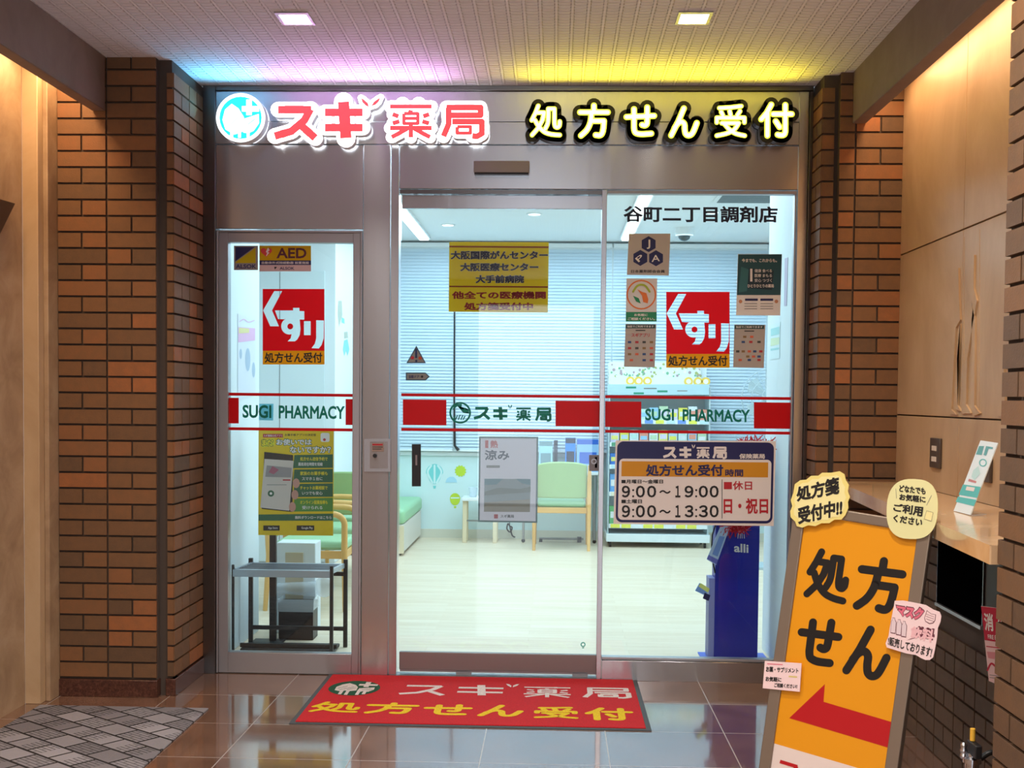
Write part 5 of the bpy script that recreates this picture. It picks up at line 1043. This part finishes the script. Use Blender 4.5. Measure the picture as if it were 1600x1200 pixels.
# round fan
fc = onY(1203, 622, 4.0); fa = thing('electric_fan', 'pale round electric fan far back at the right edge of the right window', 'fan', (fc.x, 4.0, 0))
FG = mat('fan_grey', (176, 192, 200), .4)
cg = mk()
for r_ in (.235, .16, .08): cg.tube([(fc.x+r_*_c(2*PI*k/40), 3.95-.05*(1-(r_/.235)**2), fc.z+r_*_s(2*PI*k/40)) for k in range(41)], .004, FG, 6, False)
for k in range(18): cg.tube([(fc.x+.05*_c(k*PI/9), 3.90, fc.z+.05*_s(k*PI/9)), (fc.x+.15*_c(k*PI/9), 3.925, fc.z+.15*_s(k*PI/9)), (fc.x+.235*_c(k*PI/9), 3.95, fc.z+.235*_s(k*PI/9))], .0025, FG, 5)
cg.build('wire_guard', fa)
bl = mk()
for k in range(5):
    a = k*1.2566; bl.prism([(fc.x+r_*_c(a+d), 3.97+d*.03, fc.z+r_*_s(a+d)) for r_, d in ((.04, 0), (.20, -.35), (.215, 0), (.19, .38), (.06, .3))], (0, .004, 0), mat('fan_blade', (196, 214, 222), .3))
bl.build('blade', fa); mk().tube([(fc.x, 3.90, fc.z), (fc.x, 4.12, fc.z)], .05, FG, 16).build('motor', fa); mk().tube([(fc.x, 4.05, .03), (fc.x, 4.05, fc.z)], .015, FG, 12).build('pole', fa); mk().lathe([(.18, 0), (.18, .02), (.03, .035)], (fc.x, 4.05, 0), FG, 28).build('base', fa)
# ------------------------------------------------------------------ product rack
RX0, RX1, RY = .628, 1.556, 5.22
rc = thing('display_rack', 'white wheeled product rack with header board behind the right window', 'rack', ((RX0+RX1)/2, RY+.2, 0))
RW = mat('rack_white', (224, 232, 234), .4)
mk().box(RX0, RX1, RY+.36, RY+.38, .1, 1.70, RW).build('back_panel', rc)
for x in (RX0, RX1-.012): mk().box(x, x+.012, RY+.02, RY+.37, .08, 1.49, film('rack_side', (214, 228, 232), .4)).build('side_panel', rc)
SH = (.205, .50, .75, .955, 1.165, 1.49)
for z in SH: mk().box(RX0+.012, RX1-.012, RY+.02, RY+.36, z-.02, z, RW).build('shelf', rc, bevel=.002)
mk().box(RX0-.01, RX1+.01, RY-.01, RY+.40, .052, .125, RW).build('base_tray', rc, bevel=.004)
for x in (RX0+.03, RX1-.03):
    for y in (RY+.04, RY+.34): mk().tube([(x-.010, y, .025), (x+.010, y, .025)], .025, BLACK, 14).build('caster', rc)
pr = [(230, 226, 90), (226, 222, 200), (190, 220, 228), (90, 150, 120), (110, 150, 220), (222, 170, 150)]
for i, z in enumerate(SH[:5]):
    m = mk().box(RX0+.014, RX1-.014, RY+.008, RY+.02, z-.028, z+.012, RW)
    for k in range(9):
        x = RX0+.03+k*.1; c = pr[(k*2+i) % 6]
        if i == 0: c = (228, 226, 90)
        if i in (0,) and k % 3 == 2: continue
        m.box(x, x+(.075 if i else .085), RY+.005, RY+.0085, z-.024, z+.010, mat('tag_%d' % ((k*2+i) % 6 if i else 0), c, .5))
    m.build('price_rail', rc)
hb = Flat(Yp(RY+.30)); yy = RY+.30
hz0, hz1 = onY(1000, 600, yy).z, onY(1000, 566, yy).z
mk().box(RX0+.01, RX1-.06, yy-.004, yy+.006, 1.49, hz1, mat('header_pale', (222, 232, 222), .5)).build('header_board', rc)
rn = random.Random(5)
for i in range(90):
    x, y = rn.uniform(955, 1096), rn.uniform(569, 588); hb.disc(x, y, rn.uniform(1.2, 2.6), mat(*[('dot_green', (120, 176, 140), .5), ('dot_olive', (170, 176, 110), .5), ('dot_mauve', (176, 150, 160), .5), ('dot_white', (240, 242, 240), .5)][i % 4]), 8+i % 3, n=8)
hb.build('header_print', rc); hb = Flat(Yp(RY)).base((949, 600.5, 1108, 617), mat('header_blue', (176, 206, 216), .5), .004)
for x0_, x1_, y in ((978, 994, 604), (1027, 1043, 610), (990, 1006, 613)): hb.rect((x0_, y, x1_, y+3), mat('header_ink_green', (40, 140, 110), .5), 1)
hb.rect((1006, 606, 1026, 608), GR, 1); hb.rect((1058, 610, 1074, 611.5), GR, 1); hb.build('strip_sign', rc)
# yellow ring tins on the top shelf
RINGS = 'amber ring cartons on the rack top'
def place(n): return ('at the left end', 'second from the left', 'third from the left', 'fourth from the left', 'fifth from the left', 'sixth from the left', 'seventh from the left', 'eighth from the left', 'ninth from the left', 'at the right end')[n]
for i, px in enumerate((985, 998, 1012, 1076, 1091, 1103)):
    p = onY(px, 593, RY+.10); t = mk(); r_ = .040
    t.tube([(p.x, RY+.10, 1.491+r_), (p.x, RY+.14, 1.491+r_)], r_, mat('tin_amber', (238, 196, 84), .4), 20).tube([(p.x, RY+.098, 1.491+r_), (p.x, RY+.101, 1.491+r_)], r_*.55, mat('tin_pale', (240, 236, 224), .4), 16)
    prop(t.build('round_tin', loc=(p.x, RY+.12, 1.49)), 'round amber tin with white centre on the rack top, %s' % ('at the left end', 'second from the left', 'third from the left', 'fourth from the left', 'fifth from the left', 'at the right end')[i], 'product', 'round amber tins on top of the rack')
def product(shelf, n, z_, x, wd, h, c1, c2, cname, sname):
    z = z_+.0008; m = mk().box(x, x+wd, RY+.06, RY+.12, z, z+h, mat('pack_%d_%d_%d' % c1, c1, .4)).box(x+wd*.12, x+wd*.88, RY+.058, RY+.06, z+h*.35, z+h*.7, mat('pack_%d_%d_%d' % c2, c2, .4))
    prop(m.build('product_box', loc=(x+wd/2, RY+.09, z), bevel=.0015), '%s product box on the rack, %s, %s' % (cname, sname, place(n)), 'product', 'product boxes on the %s' % sname)
pal = [('pale mint', (190, 222, 216)), ('white', (228, 232, 232)), ('yellow', (228, 220, 90)), ('light blue', (150, 196, 226)), ('lemon', (234, 228, 130)), ('soft white', (214, 222, 226)), ('pale green', (188, 214, 180)), ('ice blue', (186, 210, 222)), ('coral', (226, 150, 130)), ('lilac white', (214, 208, 228))]
for sname, z, h in (('upper shelf', 1.165, .135), ('second shelf from the top', .955, .125), ('middle shelf', .75, .14)):
    for i in range(10):
        if z < .8 and i > 1: break
        cn, c1 = pal[(i*3+int(z*10)) % 10] if z > .8 else (('blue', (70, 130, 210)), ('pink', (220, 130, 190)))[i]
        product(z, i, z, RX0+.02+i*.089, .080, h*(.8+.2*((i*7) % 3)/2), c1, pal[(i*3+4) % 10][1], cn, sname)
for sname, z, cs in (('lower shelf', .50, (('sky blue', (110, 170, 226)), ('white', (230, 232, 232)))), ('bottom shelf', .205, (('green', (110, 180, 120)), ('pale green', (190, 220, 190))))):
    for i, (cn, c1) in enumerate(cs): product(z, i, z, RX0+.02+i*.089, .080, .17, c1, (228, 232, 232), cn, sname)
